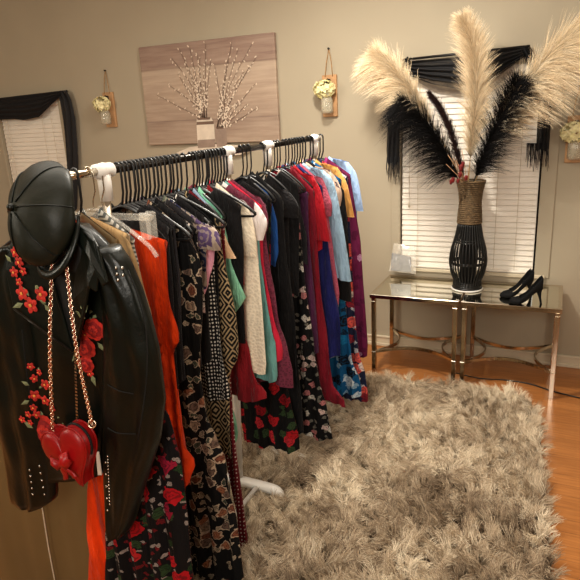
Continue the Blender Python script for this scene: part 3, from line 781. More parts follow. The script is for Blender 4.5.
# ------------------------------------------------------------------ hangers
def hanger_proto():
    t = thing('clothes_hanger', 'x', 'hanger', (0, 0, 0), 'black plastic hangers on the rails')
    r = .0165
    pts = [(r*math.sin(a)*1.0, 0, r*math.cos(a)+.0) for a in np.linspace(-1.9, 1.35, 14)]
    pts = [(-p[0], p[1], p[2]) for p in pts]
    pts = [(-.0165*math.cos(b), 0, .0165*math.sin(b)) for b in np.linspace(-.25, PI*.98, 14)]
    pts += [(.0165, 0, -.03), (.0150, 0, -.07), (.006, 0, -.095), (0, 0, -.112)]
    MB().tube(pts, .0042, 7).build('hook', M['black_plastic'], t)
    b = MB()
    b.tube(bez([(-.205, 0, -.205), (-.17, 0, -.178), (-.08, 0, -.132), (-.02, 0, -.112), (.02, 0, -.112), (.08, 0, -.132), (.17, 0, -.178), (.205, 0, -.205)], 28), .0068, 8, flat=.75)
    b.tube([(-.205, 0, -.205), (-.195, 0, -.214), (0, 0, -.216), (.195, 0, -.214), (.205, 0, -.205)], .0045, 7)
    b.build('shoulder_frame', M['black_plastic'], t)
    return t
HP = hanger_proto(); h_used = False
def place_hanger(y, label, ry=0.0, wd=.205):
    global h_used
    if not h_used: r = HP; h_used = True
    else:
        r = HP.copy(); C.objects.link(r)
        for ch in list(HP.children):
            c = ch.copy(); C.objects.link(c); c.parent = r
    r.location = (RX, y, RZ+.0); r.rotation_euler = (0, 0, ry); r['label'] = label; r.scale = (min(1, max(.62, wd/.205)), 1, 1)
    return r

# ------------------------------------------------------------------ garments
def garment(name, cat, label, hook, rp, mat, lp=None, T=.018, A=.0085, lam=.07, sleeve=None, top=.0, smat=None, neck=.24, cuff=None, y=None, tw=0.0):
    """rp / lp: pixel polylines of the right / left edge from shoulder tip to hem, on the plane across the rail at this hanger"""
    Y = rail_y(hook) if y is None else y
    Rw = [at(px_, py_, Y) for px_, py_ in rp]; Rw = [(q[0], q[2]) for q in Rw]
    Rz = np.minimum.accumulate([q[1] for q in Rw]) - np.arange(len(Rw))*1e-5
    Rx = [q[0] for q in Rw]
    if lp:
        Lw = [at(px_, py_, Y) for px_, py_ in lp]; Lx = [q[0] for q in Lw]; Lz = np.minimum.accumulate([q[2] for q in Lw])-np.arange(len(Lw))*1e-5
    else:
        Lx = [2*RX-min(x, RX+.24) for x in Rx]; Lz = Rz
    zsh = RZ-.092-top; ztip = Rz[0]; zhem = max(min(Rz[-1], Lz[-1]), .03)
    def wr(z): return float(np.interp(-z, -Rz, Rx))
    def wl(z): return float(np.interp(-z, -Lz, Lx))
    WID[round(Y, 4)] = max(Rx[0]-RX-.008, (at(*sleeve['out'][0], Y)[0]-RX-.02) if sleeve else 0)
    nu, nv = 30, 30; ph = random.uniform(0, 6); ph2 = random.uniform(0, 6)
    front, back, uf, ub = [], [], [], []
    for i in range(nv):
        v = i/(nv-1); rf, rb, u1, u2 = [], [], [], []
        for j in range(nu):
            u = -1+2*j/(nu-1); au = abs(u)
            zt_ = (zsh if au < neck else zsh)-(max(au-neck*.5, 0)/(1-neck*.5))*(zsh-(ztip if u > 0 else Lz[0]))
            if au < neck: zt_ -= .07*(1-(au/neck)**2)
            zh = zhem + (.012*math.sin(u*9+ph) if lp is None else .01*math.sin(u*7+ph))
            z = zt_+(zh-zt_)*v
            xr, xl = wr(min(z, ztip)), wl(min(z, Lz[0])); cx = RX+(xr+xl-2*RX)*.5*min(1, v*1.5)
            x = cx+(xr-cx)*u if u > 0 else cx+(cx-xl)*u
            fall = min(1, v*1.6)
            yc = Y+A*fall*math.sin(2*PI*x/lam+ph+2*v)+.5*A*fall*math.sin(2*PI*x/(lam*.43)+ph2)
            yc += tw*(x-RX)
            th = T*(.35+.65*fall)*math.sqrt(max(0, 1-au**6))+.002
            rf.append((x, yc-th/2, z)); rb.append((x, yc+th/2, z)); u1.append((x+Y*3, z)); u2.append((2-x+Y*3, z))
        if i == 0:   # close the shoulders over the hanger
            front.append([((a[0]), (a[1]+b[1])/2-.0015, a[2]+.009) for a, b in zip(rf, rb)]); back.append([((a[0]), (a[1]+b[1])/2+.0015, a[2]+.009) for a, b in zip(rf, rb)]); uf.append(u1); ub.append(u2)
            rf = [(a[0], (a[1]+b[1])/2-.009, a[2]) for a, b in zip(rf, rb)]; rb = [(a[0], a[1]+.018, a[2]) for a in rf]
        front.append(rf); back.append(rb); uf.append(u1); ub.append(u2)
    P = [f+b[::-1] for f, b in zip(front, back)]; U = [f+b[::-1] for f, b in zip(uf, ub)]
    m = MB().grid(P, U, True)
    if not sleeve:
        return tag(m.build(name, mat), label, cat, None)
    t = thing(name, label, cat, (RX, Y, zhem)); m.build('body', mat, t)
    for sgn in (1, -1):
        pts = [at(x, y_, Y) for x, y_ in sleeve['out']]; O = bez([(q[0], Y, q[2]) for q in pts], 16); w = sleeve.get('w', .09)
        rings, uv = [], []; K = len(O)
        for i in range(K):
            f = i/(K-1); ww = w*(1+.15*math.sin(f*3))*(sleeve.get('taper', 1)*f+(1-f)); yo = Y-.010+.004*math.sin(f*7)
            row, ur = [], []
            for kk in range(16):
                a = 2*PI*kk/16; cx = O[i][0]-ww/2
                x = cx+ww/2*math.cos(a); z = O[i][2]+sleeve.get('skew', .25)*(ww/2-ww/2*math.cos(a))*(1 if f < .3 else .4)
                x = 2*RX-x if sgn < 0 else x
                row.append((x, yo+.016*math.sin(a)*(1+.2*math.sin(5*a+f*6)), z)); ur.append((x+Y*3+.2, z+.03*math.sin(a)))
            rings.append(row); uv.append(ur)
        MB().grid(rings, uv, True).build('sleeve', smat or mat, t)
        if cuff:
            MB().grid([[tuple(np.array(q)+np.array((.0, 0, dz))+np.array((sg*.003, 0, 0))) for q, sg in zip(rings[-1], np.cos(np.arange(16)*2*PI/16)*sgn)] for dz in (.035, .0, -.012)], None, True).build('cuff', cuff, t)
    return t

Q = {}
Q['orange'] = cloth('orange_velvet', (242, 66, 4), .35, .05)
Q['beige'] = plain('beige_satin', (106, 86, 52), .55, var=.1, scale=3)  # beige darkened in the base colour for the shade under the jacket
Q['grey_stripe'] = stripes('grey_white_stripe', (206, 206, 200), (98, 104, 104), 26)
Q['rose'] = floral('black_rose_print', (13, 11, 13), [(170, 16, 28), (146, 22, 52), (178, 36, 38)], 14, .42, .36, [(34, 58, 30), (46, 68, 38)], .28, small=[(150, 140, 134), (110, 20, 26)])
Q['maxi'] = floral('black_blossom_print', (12, 11, 11), [(150, 96, 68), (140, 116, 96), (120, 70, 50), (110, 88, 76)], 22, .55, .42, [(130, 118, 98), (70, 76, 62), (160, 146, 124)], .45, edge=(190, 170, 146))
Q['bw_floral'] = floral('black_white_blossom', (14, 12, 14), [(204, 192, 182), (178, 150, 142)], 20, .65, .38, [(176, 160, 150)], .45, edge=(210, 200, 190))
Q['purple_floral'] = floral('purple_cream_floral', (168, 152, 138), [(66, 54, 92), (92, 74, 110), (40, 44, 72)], 13, .7, .45, [(104, 112, 96), (60, 40, 60)], .4)
Q['pink'] = cloth('pink_cloth', (222, 158, 178), .15)
Q['polka'] = dots('black_polka', (12, 11, 12), (214, 208, 198), 105, .22)
Q['aztec'] = stripes('black_tan_diamonds', (14, 12, 12), (170, 148, 112), tile=True)
Q['peach'] = cloth('peach_cloth', (226, 190, 152), .12); Q['mint'] = cloth('mint_cloth', (142, 206, 172), .15)
Q['paleblue'] = cloth('pale_blue_cloth', (158, 182, 206), .12)
Q['studded'] = dots('wine_studded', (96, 12, 24), (200, 190, 180), 80, .12)
Q['black'] = cloth('black_cloth', (17, 15, 16), .3, .1); Q['charcoal'] = cloth('charcoal_cloth', (34, 31, 34), .25)
Q['lace_black'] = cloth('black_lace', (20, 17, 19), .3, lace=.5)
Q['wine'] = cloth('wine_red_cloth', (138, 18, 30), .25); Q['redcuff'] = cloth('red_cuff', (168, 22, 30), .2)
Q['cream'] = cloth('cream_lace', (246, 234, 210), .06, lace=.2); Q['white'] = cloth('white_cloth', (242, 234, 232), .08)
Q['teal'] = cloth('teal_cloth', (116, 174, 170), .12); Q['coral'] = cloth('coral_red_cloth', (206, 36, 66), .2)
Q['mauve'] = cloth('mauve_lace', (112, 46, 66), .2, lace=.6)
Q['redrose'] = floral('red_rose_skirt', (12, 9, 10), [(170, 20, 30), (140, 14, 26), (186, 40, 50)], 13, .55, .36, [(50, 70, 40)], .3)
Q['blue'] = cloth('blue_cloth', (32, 86, 160), .2); Q['navy'] = cloth('navy_cloth', (24, 26, 60), .25)
Q['whitepink'] = floral('black_pink_bouquets', (13, 12, 14), [(214, 188, 180), (188, 120, 120), (206, 200, 190)], 24, .5, .36, [(120, 116, 106)], .35)
Q['plum'] = cloth('plum_cloth', (76, 30, 66), .25); Q['crimson'] = cloth('crimson_cloth', (172, 16, 34), .2); Q['burgundy'] = cloth('burgundy_cloth', (128, 12, 34), .22)
Q['mauvepink'] = cloth('dusty_pink', (176, 84, 104), .2, lace=.3)
Q['denim'] = cloth('light_denim', (160, 192, 216), .22); Q['cobalt'] = cloth('cobalt_cloth', (26, 30, 96), .25)
Q['ditsy'] = floral('cream_ditsy', (200, 172, 152), [(134, 60, 56), (70, 60, 70), (176, 110, 90)], 26, .7, .42)
Q['tangerine'] = cloth('tangerine_cloth', (232, 172, 96), .2)
Q['magenta'] = floral('magenta_floral', (104, 24, 66), [(186, 140, 170), (150, 50, 110), (70, 16, 50)], 16, .42, .3, [(80, 14, 50)], .4)
Q['skyblue'] = cloth('sky_blue_cloth', (164, 192, 232), .12)
Q['bluecamo'] = floral('blue_painterly', (14, 84, 130), [(12, 14, 24), (196, 208, 216), (190, 204, 214), (24, 120, 170)], 14, .8, .42, [(10, 14, 26), (140, 170, 190)], .4)
Q['coralfloral'] = floral('coral_navy_floral', (30, 34, 60), [(226, 96, 84), (226, 206, 200), (150, 40, 50)], 15, .8, .46, [(206, 200, 206)], .4)

WID = {}
HOOKS = [113+4*i for i in range(17)]+[183]+[190+3*i for i in range(12)]+[236, 240, 244, 248, 261.5, 264.5]+[272+2.8*i for i in range(6)]+[289.5]+[292+2.6*i for i in range(8)]+[317.5, 320.5]
FILLH = [117, 121, 125, 133, 141, 153, 161, 181, 205, 226, 247]
OLD = sorted([105, 129, 137, 145, 149, 157, 165, 169, 173, 177, 185, 193, 201, 208, 212, 217, 222, 231, 236, 240, 244, 251, 258, 263, 271, 275, 280, 283, 287, 293, 297, 300, 304, 309, 313, 318]+FILLH)
HMAP = {}
def remap(h):
    """sort the garments onto the bunched hooks without changing their order"""
    if h < 100: return h
    k = OLD.index(h); return HOOKS[min(len(HOOKS)-1, int(round(k*(len(HOOKS)-1)/(len(OLD)-1))))]
_rail_y = rail_y
BH = {}   # hooks carrying a described garment
def G(hook, name, cat, label, rp, mat, hl, **kw):
    o = garment(name, cat, label, remap(hook), rp, Q[mat], **kw)
    BH[hook] = hl; return o
G(52, 'long_dress', 'dress', 'black sheer maxi dress with white dots and red roses behind the leather jacket', [(110, 262), (124, 330), (145, 385), (168, 412), (180, 460), (187, 520), (191, 585), (192, 640)], 'rose', 'holding the black rose print maxi dress',
  lp=[(30, 255), (60, 330), (95, 400), (104, 470), (107, 520), (108, 585), (108, 640)], T=.03, A=.012, y=-2.86)
G(57, 'long_skirt', 'dress', 'long orange velvet dress showing below the red heart bag', [(112, 262), (118, 330), (122, 480), (126, 640)], 'orange', 'holding the long orange velvet dress',
  lp=[(60, 258), (84, 330), (89, 470), (88, 580), (88, 640)], T=.02, y=-2.835)
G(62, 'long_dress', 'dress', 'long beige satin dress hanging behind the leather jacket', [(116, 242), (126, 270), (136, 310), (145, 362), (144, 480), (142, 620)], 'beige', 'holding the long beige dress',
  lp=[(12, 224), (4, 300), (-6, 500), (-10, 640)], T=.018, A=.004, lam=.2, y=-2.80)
Q['creamy'] = cloth('cream_cloth', (214, 178, 128), .08)
G(70, 'cream_blouse', 'blouse', 'cream blouse edge peeking between leather jacket sleeve and orange dress', [(128, 237), (140, 270), (150, 310), (157, 360), (155, 374)], 'creamy', 'holding the cream blouse', y=-2.772, T=.016, A=.004, top=.02)
sq = [at(x, y, -2.82) for x, y in [(38, 470), (41, 500), (48, 545), (55, 582), (60, 620)]]
MB().tube([q*1.0 for q in sq], .0022, 6).build('seam', Q['cream'], [o for o in bpy.data.objects if o.get('label', '').startswith('long beige')][0])
G(86, 'striped_blouse', 'top', 'grey and white striped top beside the clear hangers', [(133, 240), (139, 264), (142, 330), (142, 350)], 'grey_stripe', None)
G(105, 'orange_dress', 'dress', 'bright orange velvet dress with a pointed drape beside the leather jacket', [(166, 243), (169, 295), (180, 338), (173, 357), (180, 420), (193, 466), (190, 484)], 'orange', None,
  lp=[(100, 240), (118, 340), (140, 400), (176, 470), (186, 484)], T=.028, A=.012, lam=.05, top=.085)
G(129, 'long_dress', 'dress', 'black maxi dress printed with tan and cream blossoms, longest on the near rack', [(190, 238), (202, 262), (203, 300), (202, 340), (199, 375), (207, 410), (222, 455), (236, 510), (243, 575), (245, 590)], 'maxi', 'holding the black blossom maxi dress', T=.03, A=.011)
G(137, 'floral_blouse', 'blouse', 'black blouse with white blossoms between maxi dress and purple floral blouse', [(197, 232), (200, 262), (204, 300), (204, 312)], 'bw_floral', 'holding the black and white blossom blouse')
G(145, 'floral_blouse', 'blouse', 'cream and purple floral blouse with short sleeves', [(206, 228), (208, 260), (208, 285), (206, 292)], 'purple_floral', 'holding the purple floral blouse', sleeve=dict(out=[(207, 224), (218, 230), (223, 240), (222, 250)], w=.10, taper=.95))
G(149, 'pink_blouse', 'top', 'pink top peeking out under the purple floral blouse', [(209, 229), (215, 246), (211, 270), (205, 296)], 'pink', 'holding the pink top', top=.05, neck=.6)
G(157, 'polka_dress', 'dress', 'black dress with small white polka dots', [(214, 228), (214, 290), (220, 340), (228, 378), (231, 396), (230, 400)], 'polka', 'holding the polka dot dress')
G(165, 'patterned_dress', 'dress', 'black and tan diamond pattern dress with long sleeve', [(220, 224), (222, 248), (229, 285), (236, 315), (239, 350), (236, 360), (230, 374), (231, 420), (232, 455)], 'aztec', 'holding the diamond pattern dress', A=.009)
G(169, 'studded_dress', 'dress', 'dark wine dress with tiny white studs reaching the rug beside the white foot', [(224, 224), (228, 300), (232, 400), (237, 455), (243, 500), (248, 538), (248, 547)], 'studded', 'holding the wine studded dress', lp=[(150, 222), (180, 300), (205, 400), (226, 455), (233, 500), (240, 538), (241, 548)])
G(173, 'flared_blouse', 'blouse', 'pale blue blouse with peach flared sleeves', [(222, 222), (224, 260), (226, 280)], 'paleblue', 'holding the pale blue and peach blouse', sleeve=dict(out=[(219, 218), (224, 228), (230, 242), (237, 258)], w=.075, taper=1.1), smat=Q['peach'])
G(177, 'mint_dress', 'dress', 'mint green dress with a ruffled edge and pointed hem near the white pole', [(223, 219), (228, 240), (232, 265), (246, 299), (237, 311), (223, 330), (224, 394), (230, 404), (238, 434), (234, 446)], 'mint', 'holding the mint dress')
G(185, 'black_cardigan', 'cardigan', 'black cardigan with red cuffs next to the cream lace dress', [(229, 212), (231, 250), (233, 290)], 'black', 'holding the black cardigan with red cuffs', neck=.6, top=.02, sleeve=dict(out=[(229, 204), (235, 225), (240, 255), (244, 281)], w=.06, taper=.8), cuff=Q['redcuff'])
G(193, 'wine_dress', 'dress', 'wine red knee length dress under the cream lace dress', [(232, 214), (237, 300), (245, 340), (254, 374), (265, 392), (266, 402)], 'wine', 'holding the wine red dress')
G(201, 'lace_dress', 'dress', 'cream lace dress with short sleeves, brightest on the rack', [(249, 212), (254, 240), (258, 262), (263, 310), (267, 364), (266, 372)], 'cream', 'holding the cream lace dress', T=.028, A=.005, sleeve=dict(out=[(247, 205), (253, 218), (258, 238), (258, 256)], w=.09, taper=.85))
G(208, 'white_blouse', 'blouse', 'white blouse with wide cap sleeves beside the cream lace dress', [(258, 212), (258, 240), (259, 262)], 'white', 'holding the white blouse', sleeve=dict(out=[(256, 202), (264, 212), (269, 223), (264, 240)], w=.12, taper=.8))
G(212, 'teal_dress', 'dress', 'pale teal dress hanging behind the cream lace dress', [(258, 209), (260, 262), (269, 315), (276, 342), (278, 376), (277, 380)], 'teal', 'holding the pale teal dress')
G(217, 'coral_dress', 'dress', 'coral red dress edge beside the pale teal dress', [(262, 208), (263, 265), (273, 310), (282, 352), (281, 362)], 'coral', 'holding the coral red dress')
G(222, 'lace_dress', 'dress', 'dark mauve lace dress right of the coral red dress', [(265, 206), (266, 240), (270, 270), (282, 330), (292, 370), (293, 386)], 'mauve', 'holding the dark mauve lace dress', sleeve=dict(out=[(261, 197), (267, 208), (270, 220), (268, 231)], w=.09))
G(231, 'rose_dress', 'dress', 'black maxi dress with large red roses around its hem', [(271, 205), (271, 300), (285, 372), (296, 425), (298, 441)], 'redrose', 'holding the red rose hem maxi dress', lp=[(195, 203), (215, 330), (238, 400), (244, 441)], A=.01)
G(236, 'blue_dress', 'dress', 'bright blue dress edge between black dresses', [(272, 203), (277, 222), (279, 252), (276, 264)], 'blue', 'holding the bright blue dress', neck=.8)
G(240, 'black_dress', 'dress', 'black sleeveless maxi dress right of the blue dress', [(283, 203), (284, 225), (287, 262), (296, 330), (302, 398), (304, 433)], 'black', 'holding the black sleeveless maxi dress', A=.01)
G(244, 'lace_blouse', 'top', 'black lace top with ruffled short sleeves', [(288, 201), (289, 240), (291, 290), (292, 330)], 'lace_black', 'holding the black lace top', sleeve=dict(out=[(286, 189), (294, 196), (300, 206), (299, 218)], w=.08))
G(251, 'floral_dress', 'dress', 'black maxi dress with pale pink bouquets down its front', [(297, 197), (300, 225), (304, 270), (311, 330), (320, 380), (328, 418), (333, 437), (333, 440)], 'whitepink', 'holding the pink bouquet maxi dress', A=.009)
G(258, 'camisole', 'top', 'black sleeveless top in front of the plum dress', [(299, 197), (301, 215), (307, 236), (308, 262)], 'charcoal', 'holding the black sleeveless top', top=.06)
G(263, 'plum_dress', 'dress', 'plum purple dress left of the crimson cardigan', [(308, 194), (309, 230), (314, 290), (318, 345), (318, 352)], 'plum', 'holding the plum dress', top=.09)
G(271, 'burgundy_dress', 'dress', 'long burgundy dress whose hem kicks out onto the rug', [(314, 192), (317, 240), (321, 290), (328, 350), (334, 388), (346, 402), (346, 405)], 'burgundy', 'holding the long burgundy dress')
G(275, 'crimson_cardigan', 'cardigan', 'crimson cardigan with long sleeves beside the light denim shirt', [(318, 189), (320, 215), (322, 243), (322, 250)], 'crimson', 'holding the crimson cardigan', sleeve=dict(out=[(314, 176), (322, 192), (327, 215), (331, 241)], w=.085, taper=.95))
G(280, 'cobalt_dress', 'dress', 'dark cobalt dress under the dusty pink top', [(322, 188), (328, 240), (334, 290), (341, 325), (341, 352), (340, 358)], 'cobalt', 'holding the cobalt dress')
G(283, 'frilled_blouse', 'top', 'dusty pink frilled long top in front of the denim shirt', [(325, 187), (330, 230), (336, 270), (340, 292), (339, 302)], 'mauvepink', 'holding the dusty pink frilled top', sleeve=dict(out=[(323, 178), (328, 190), (333, 204), (332, 216)], w=.07))
G(287, 'denim_shirt', 'shirt', 'light blue denim shirt with long sleeves at the far rack', [(329, 185), (335, 215), (342, 250), (346, 276)], 'denim', 'holding the light denim shirt', sleeve=dict(out=[(324, 170), (334, 182), (342, 215), (348, 250), (352, 281)], w=.07, taper=.9))
G(293, 'printed_blouse', 'blouse', 'cream blouse with tiny brown print behind the denim shirt', [(334, 184), (340, 215), (345, 260), (347, 280)], 'ditsy', 'holding the cream printed blouse', sleeve=dict(out=[(331, 170), (339, 182), (343, 194), (341, 206)], w=.08))
G(297, 'black_dress', 'dress', 'black dress just left of the tangerine blouse', [(337, 182), (344, 190), (347, 215), (350, 285), (351, 300)], 'black', 'holding the black dress by the tangerine blouse')
G(300, 'patterned_maxi', 'dress', 'blue and white painterly maxi dress with wide hem near the table', [(341, 181), (344, 300), (349, 340), (355, 368), (361, 386), (361, 391)], 'bluecamo', 'holding the blue painterly maxi dress', lp=[(268, 181), (300, 300), (320, 360), (326, 391)], A=.012)
G(304, 'tangerine_blouse', 'blouse', 'tangerine orange short sleeved blouse near the rack end', [(342, 181), (346, 215), (348, 250)], 'tangerine', 'holding the tangerine blouse', sleeve=dict(out=[(338, 167), (347, 182), (352, 200), (355, 217)], w=.09))
G(309, 'floral_maxi', 'dress', 'coral and navy floral maxi dress touching the rug at the rack end', [(348, 179), (353, 300), (359, 350), (364, 372), (368, 392), (368, 397)], 'coralfloral', 'holding the coral floral maxi dress', lp=[(280, 179), (310, 300), (335, 370), (340, 397)], A=.011)
G(313, 'magenta_dress', 'dress', 'magenta floral dress second from the far rack end', [(350, 176), (355, 205), (360, 240), (365, 300), (368, 344), (367, 358)], 'magenta', 'holding the magenta floral dress', T=.03)
G(318, 'blue_shirt', 'shirt', 'sky blue short sleeved shirt last on the far rack', [(355, 175), (357, 200), (358, 250), (358, 290)], 'skyblue', 'holding the sky blue shirt', sleeve=dict(out=[(349, 162), (357, 174), (361, 190), (364, 211)], w=.09, taper=1.05))

# dark garments whose shoulders fill the gaps
FILL = [(117, 'lace_black', 'top', 'black lace blouse shoulder above the orange dress'), (121, 'black', 'top', 'black blouse shoulder left of the blossom maxi dress'), (125, 'charcoal', 'top', 'charcoal blouse shoulder tight against the blossom maxi dress'),
        (133, 'black', 'top', 'black blouse shoulder right behind the blossom maxi dress'), (141, 'charcoal', 'top', 'charcoal blouse shoulder before the purple floral blouse'), (153, 'black', 'top', 'black blouse shoulder between pink top and polka dot dress'), (161, 'black', 'top', 'black blouse shoulder between polka dot and diamond dresses'),
        (181, 'black', 'top', 'black blouse shoulder right after the mint dress'), (205, 'mauve', 'top', 'dark mauve blouse shoulder behind the cream lace dress'),
        (226, 'black', 'dress', 'black dress shoulder right of the mauve lace dress'), (247, 'black', 'top', 'black blouse shoulder behind the black lace top')]
for h, mk, cat, lab in FILL:
    Y = rail_y(remap(h)); w_ = .155 if h < 170 else .15 if h > 240 else .175; e = [(w_, 1.40), (w_, 1.25), (w_-.015, 1.05), (w_-.02, .9)]
    rp = [px((RX+a, Y, z)) for a, z in e]
    nm = {'jacket': 'black_jacket', 'top': 'dark_blouse', 'dress': 'black_dress'}[cat]
    garment(nm, cat, lab, remap(h), rp, Q[mk], T=.012, A=.004, neck=.45)
    BH[h] = 'carrying the '+lab.replace(' shoulder', '')
for h, txt in BH.items():
    if txt is None: continue
    y = {52: -2.86, 57: -2.835, 62: -2.80, 70: -2.772}.get(h, rail_y(remap(h)))
    place_hanger(y, 'black plastic hanger '+txt, random.uniform(-.06, .06), WID.get(round(y, 4), .2))
place_hanger(-2.895, 'black plastic hanger holding the leather jacket', -.02)
used = {round(remap(h), 2) for h in OLD}
free = [h for h in HOOKS if round(h, 2) not in used]
for h in free[:3]: place_hanger(rail_y(h), 'bare black plastic hanger among the garments at the %s of the rails' % ('near part' if h < 200 else 'middle' if h < 270 else 'far part'), random.uniform(-.08, .08))
# two clear hangers with chrome hooks
def clear_hanger(y, label, clips):
    t = thing('clear_hanger', label, 'hanger', (RX, y, RZ-.2), 'clear plastic hangers')
    pts = [(RX-.0165*math.cos(b), y, RZ+.0165*math.sin(b)) for b in np.linspace(-.25, PI*.98, 14)]+[(RX+.0165, y, RZ-.02), (RX+.016, y, RZ-.05), (RX+.004, y, RZ-.075), (RX, y, RZ-.10)]
    MB().tube(pts, .0018, 7).build('hook', M['chrome'], t)
    if clips:
        z = RZ-.125
        MB().box((RX, y, z), (.34, .009, .02), bev=.003).box((RX, y, z+.015), (.03, .009, .03), bev=.003).build('bar', M['clear'], t, False)
        for sx in (-1, 1):
            MB().box((RX+sx*.155, y-.014, z-.022), (.034, .012, .075), bev=.004).box((RX+sx*.155, y+.014, z-.022), (.034, .012, .075), bev=.004).box((RX+sx*.155, y, z-.0), (.028, .022, .012)).build('clip', M['clear'], t, False)
    else:
        MB().tube(bez([(RX-.2, y, RZ-.225), (RX-.17, y, RZ-.19), (RX-.07, y, RZ-.125), (RX, y, RZ-.10), (RX+.07, y, RZ-.125), (RX+.17, y, RZ-.19), (RX+.2, y, RZ-.225)], 26), .008, 8, flat=.6).build('shoulder_frame', M['clear'], t)
clear_hanger(rail_y(88), 'clear plastic shaped hanger with chrome hook, holding the striped top', False)
clear_hanger(rail_y(97), 'clear plastic clip hanger with chrome hook beside the white joint', True)

# ------------------------------------------------------------------ leather jacket
JY = -2.93
jt = thing('leather_jacket', 'black leather jacket embroidered with red roses, nearest on the rack', 'jacket', at(75, 470, JY))
def slab(rows, Y, thick, n=26, nv=26, folds=0, A=.0, seed=0, back=True, pw=2.2):
    ys = np.linspace(rows[0][0], rows[-1][0], nv); P, U = [], []
    for i, y in enumerate(ys):
        xl = np.interp(y, [r[0] for r in rows], [r[1] for r in rows]); xr = np.interp(y, [r[0] for r in rows], [r[2] for r in rows]); v = i/(nv-1)
        f, b, u1, u2 = [], [], [], []
        for j in range(n):
            u = -1+2*j/(n-1); q = at((xl+xr)/2+(xr-xl)/2*u, y, Y); bul = math.sqrt(max(0, 1-abs(u)**pw))
            d = thick/2*bul+A*bul*(math.sin(u*folds+2.2*v+seed)+.55*math.sin(u*folds*2.3-3*v+2*seed)+.5*math.sin(v*14+u*3+seed)*abs(math.sin(v*3+seed))+.3*math.sin(v*31-u*6))
            f.append((q[0], Y-d, q[2])); b.append((q[0], Y+thick/2*bul+.001, q[2])); u1.append((q[0], q[2])); u2.append((q[0]+3, q[2]))
        P.append(f+b[::-1]); U.append(u1+u2[::-1])
    return MB().grid(P, U, True, 0, True)
body = slab([(226, 52, 84), (236, 34, 98), (250, 14, 113), (275, 4, 122), (330, 4, 120), (400, 12, 112), (462, 20, 106), (474, 24, 102)], JY, .09, folds=5, A=.004, n=40, nv=50)
body.build('body', M['leather'], jt)
rs = slab([(247, 98, 114), (262, 100, 126), (290, 104, 139), (320, 106, 149), (350, 106, 157), (400, 105, 164), (440, 105, 159), (480, 106, 146), (526, 113, 131), (532, 117, 127)], JY-.022, .075, folds=4, A=.005, seed=2, n=40, nv=60, pw=3)
rs.build('sleeve', M['leather'], jt)
ls = slab([(245, 8, 22), (270, -14, 24), (320, -14, 34), (380, -8, 44), (430, 2, 50), (470, 10, 55), (498, 13, 56), (504, 22, 48)], JY-.03, .07, folds=4, A=.005, seed=4, n=40, nv=50, pw=3)
ls.build('sleeve', M['leather'], jt)
def flap(pts, Y, name, mat, parent, th=.008, dy=None):
    """leather flap: pixel outline, each corner may carry its own depth offset"""
    Vf = []; Vb = []
    for k, p in enumerate(pts):
        y = Y-(p[2] if len(p) > 2 else 0); q = at(p[0], p[1], y); Vf.append((q[0], q[1]-th/2, q[2])); Vb.append((q[0], q[1]+th/2, q[2]))
    n = len(pts); m = MB(); m.add(Vf+Vb, [tuple(range(n)), tuple(range(2*n-1, n-1, -1))]+[(i, n+i, n+(i+1) % n, (i+1) % n) for i in range(n)])
    o = m.build(name, mat, parent, False); bevel(o, .003, 2); return o
FY = JY-.062
flap([(46, 236), (70, 232), (82, 250), (86, 300), (79, 350), (72, 352), (60, 310), (44, 268)], FY-.002, 'lining', M['leather_dark'], jt, .006)
flap([(74, 222, -.03), (84, 228, -.02), (94, 240), (100, 262, .006), (97, 292, .012), (90, 287, .014), (84, 318, .01), (76, 350, .0), (72, 300, .0), (70, 262, -.01)], FY-.008, 'lapel', M['leather'], jt)
flap([(26, 232, -.02), (40, 250, -.01), (52, 275), (64, 315), (74, 352), (44, 330, .01), (14, 307, .012), (6, 270, .006), (12, 240, -.01)], FY-.008, 'lapel', M['leather'], jt)
flap([(76, 222, -.03), (90, 231, -.03), (98, 246, -.01), (108, 282, .008), (103, 287, .008), (92, 262, .0), (80, 240, -.02)], FY-.018, 'collar', M['leather'], jt)
zp = MB()
for i in range(34):
    y = 352+i*3.3; q = at(75.5+i*.10, y, FY-.012); zp.box(q, (.007, .004, .006))
zp.build('zip', M['silver'], jt, False)
zp = MB().tube([at(14, 309, FY-.03), at(44, 332, FY-.028), at(73, 352, FY-.014)], .0025, 6); zp.build('lapel_zip', M['dark_metal'], jt)
# cast onto the leather from the front
dg = bpy.context.evaluated_depsgraph_get()
trees = []
bpy.context.view_layer.update()
for ch in jt.children:
    if ch.name.startswith(('body', 'sleeve', 'lapel', 'collar', 'lining')) and 'zip' not in ch.name:
        me = ch.data; off = np.array(jt.location)
        trees.append(BVHTree.FromPolygons([tuple(np.array(v.co)+off) for v in me.vertices], [tuple(p.vertices) for p in me.polygons]))
def hit(x, y):
    d = ray(x, y); best = None
    for tr in trees:
        h = tr.ray_cast(Vector(EYE), Vector(d))
        if h[0] is not None and (best is None or h[3] < best[2]): best = (np.array(h[0]), np.array(h[1]), h[3])
    if best is None: return at(x, y, FY-.02), np.array((0, -1.0, 0))
    n_ = best[1]
    if n_@d > 0: n_ = -n_
    n_ = n_+np.array((0, -.8, 0)); return best[0], n_/np.linalg.norm(n_)
def stud(m, x, y, r=.0035):
    p, n_ = hit(x, y); m.ball(p+n_*r*.3, r, 8, 5)
sm = MB()
for x, y in [(116, 268), (122, 268), (117, 274), (123, 275), (118, 280)]: stud(sm, x, y, .004)
for k in range(5):
    stud(sm, 30+k*.8, 470+k*6); stud(sm, 40+k*1.2, 466+k*7); stud(sm, 106+k*.5, 462+k*12)
sm.build('studs', M['silver'], jt)
se = MB()
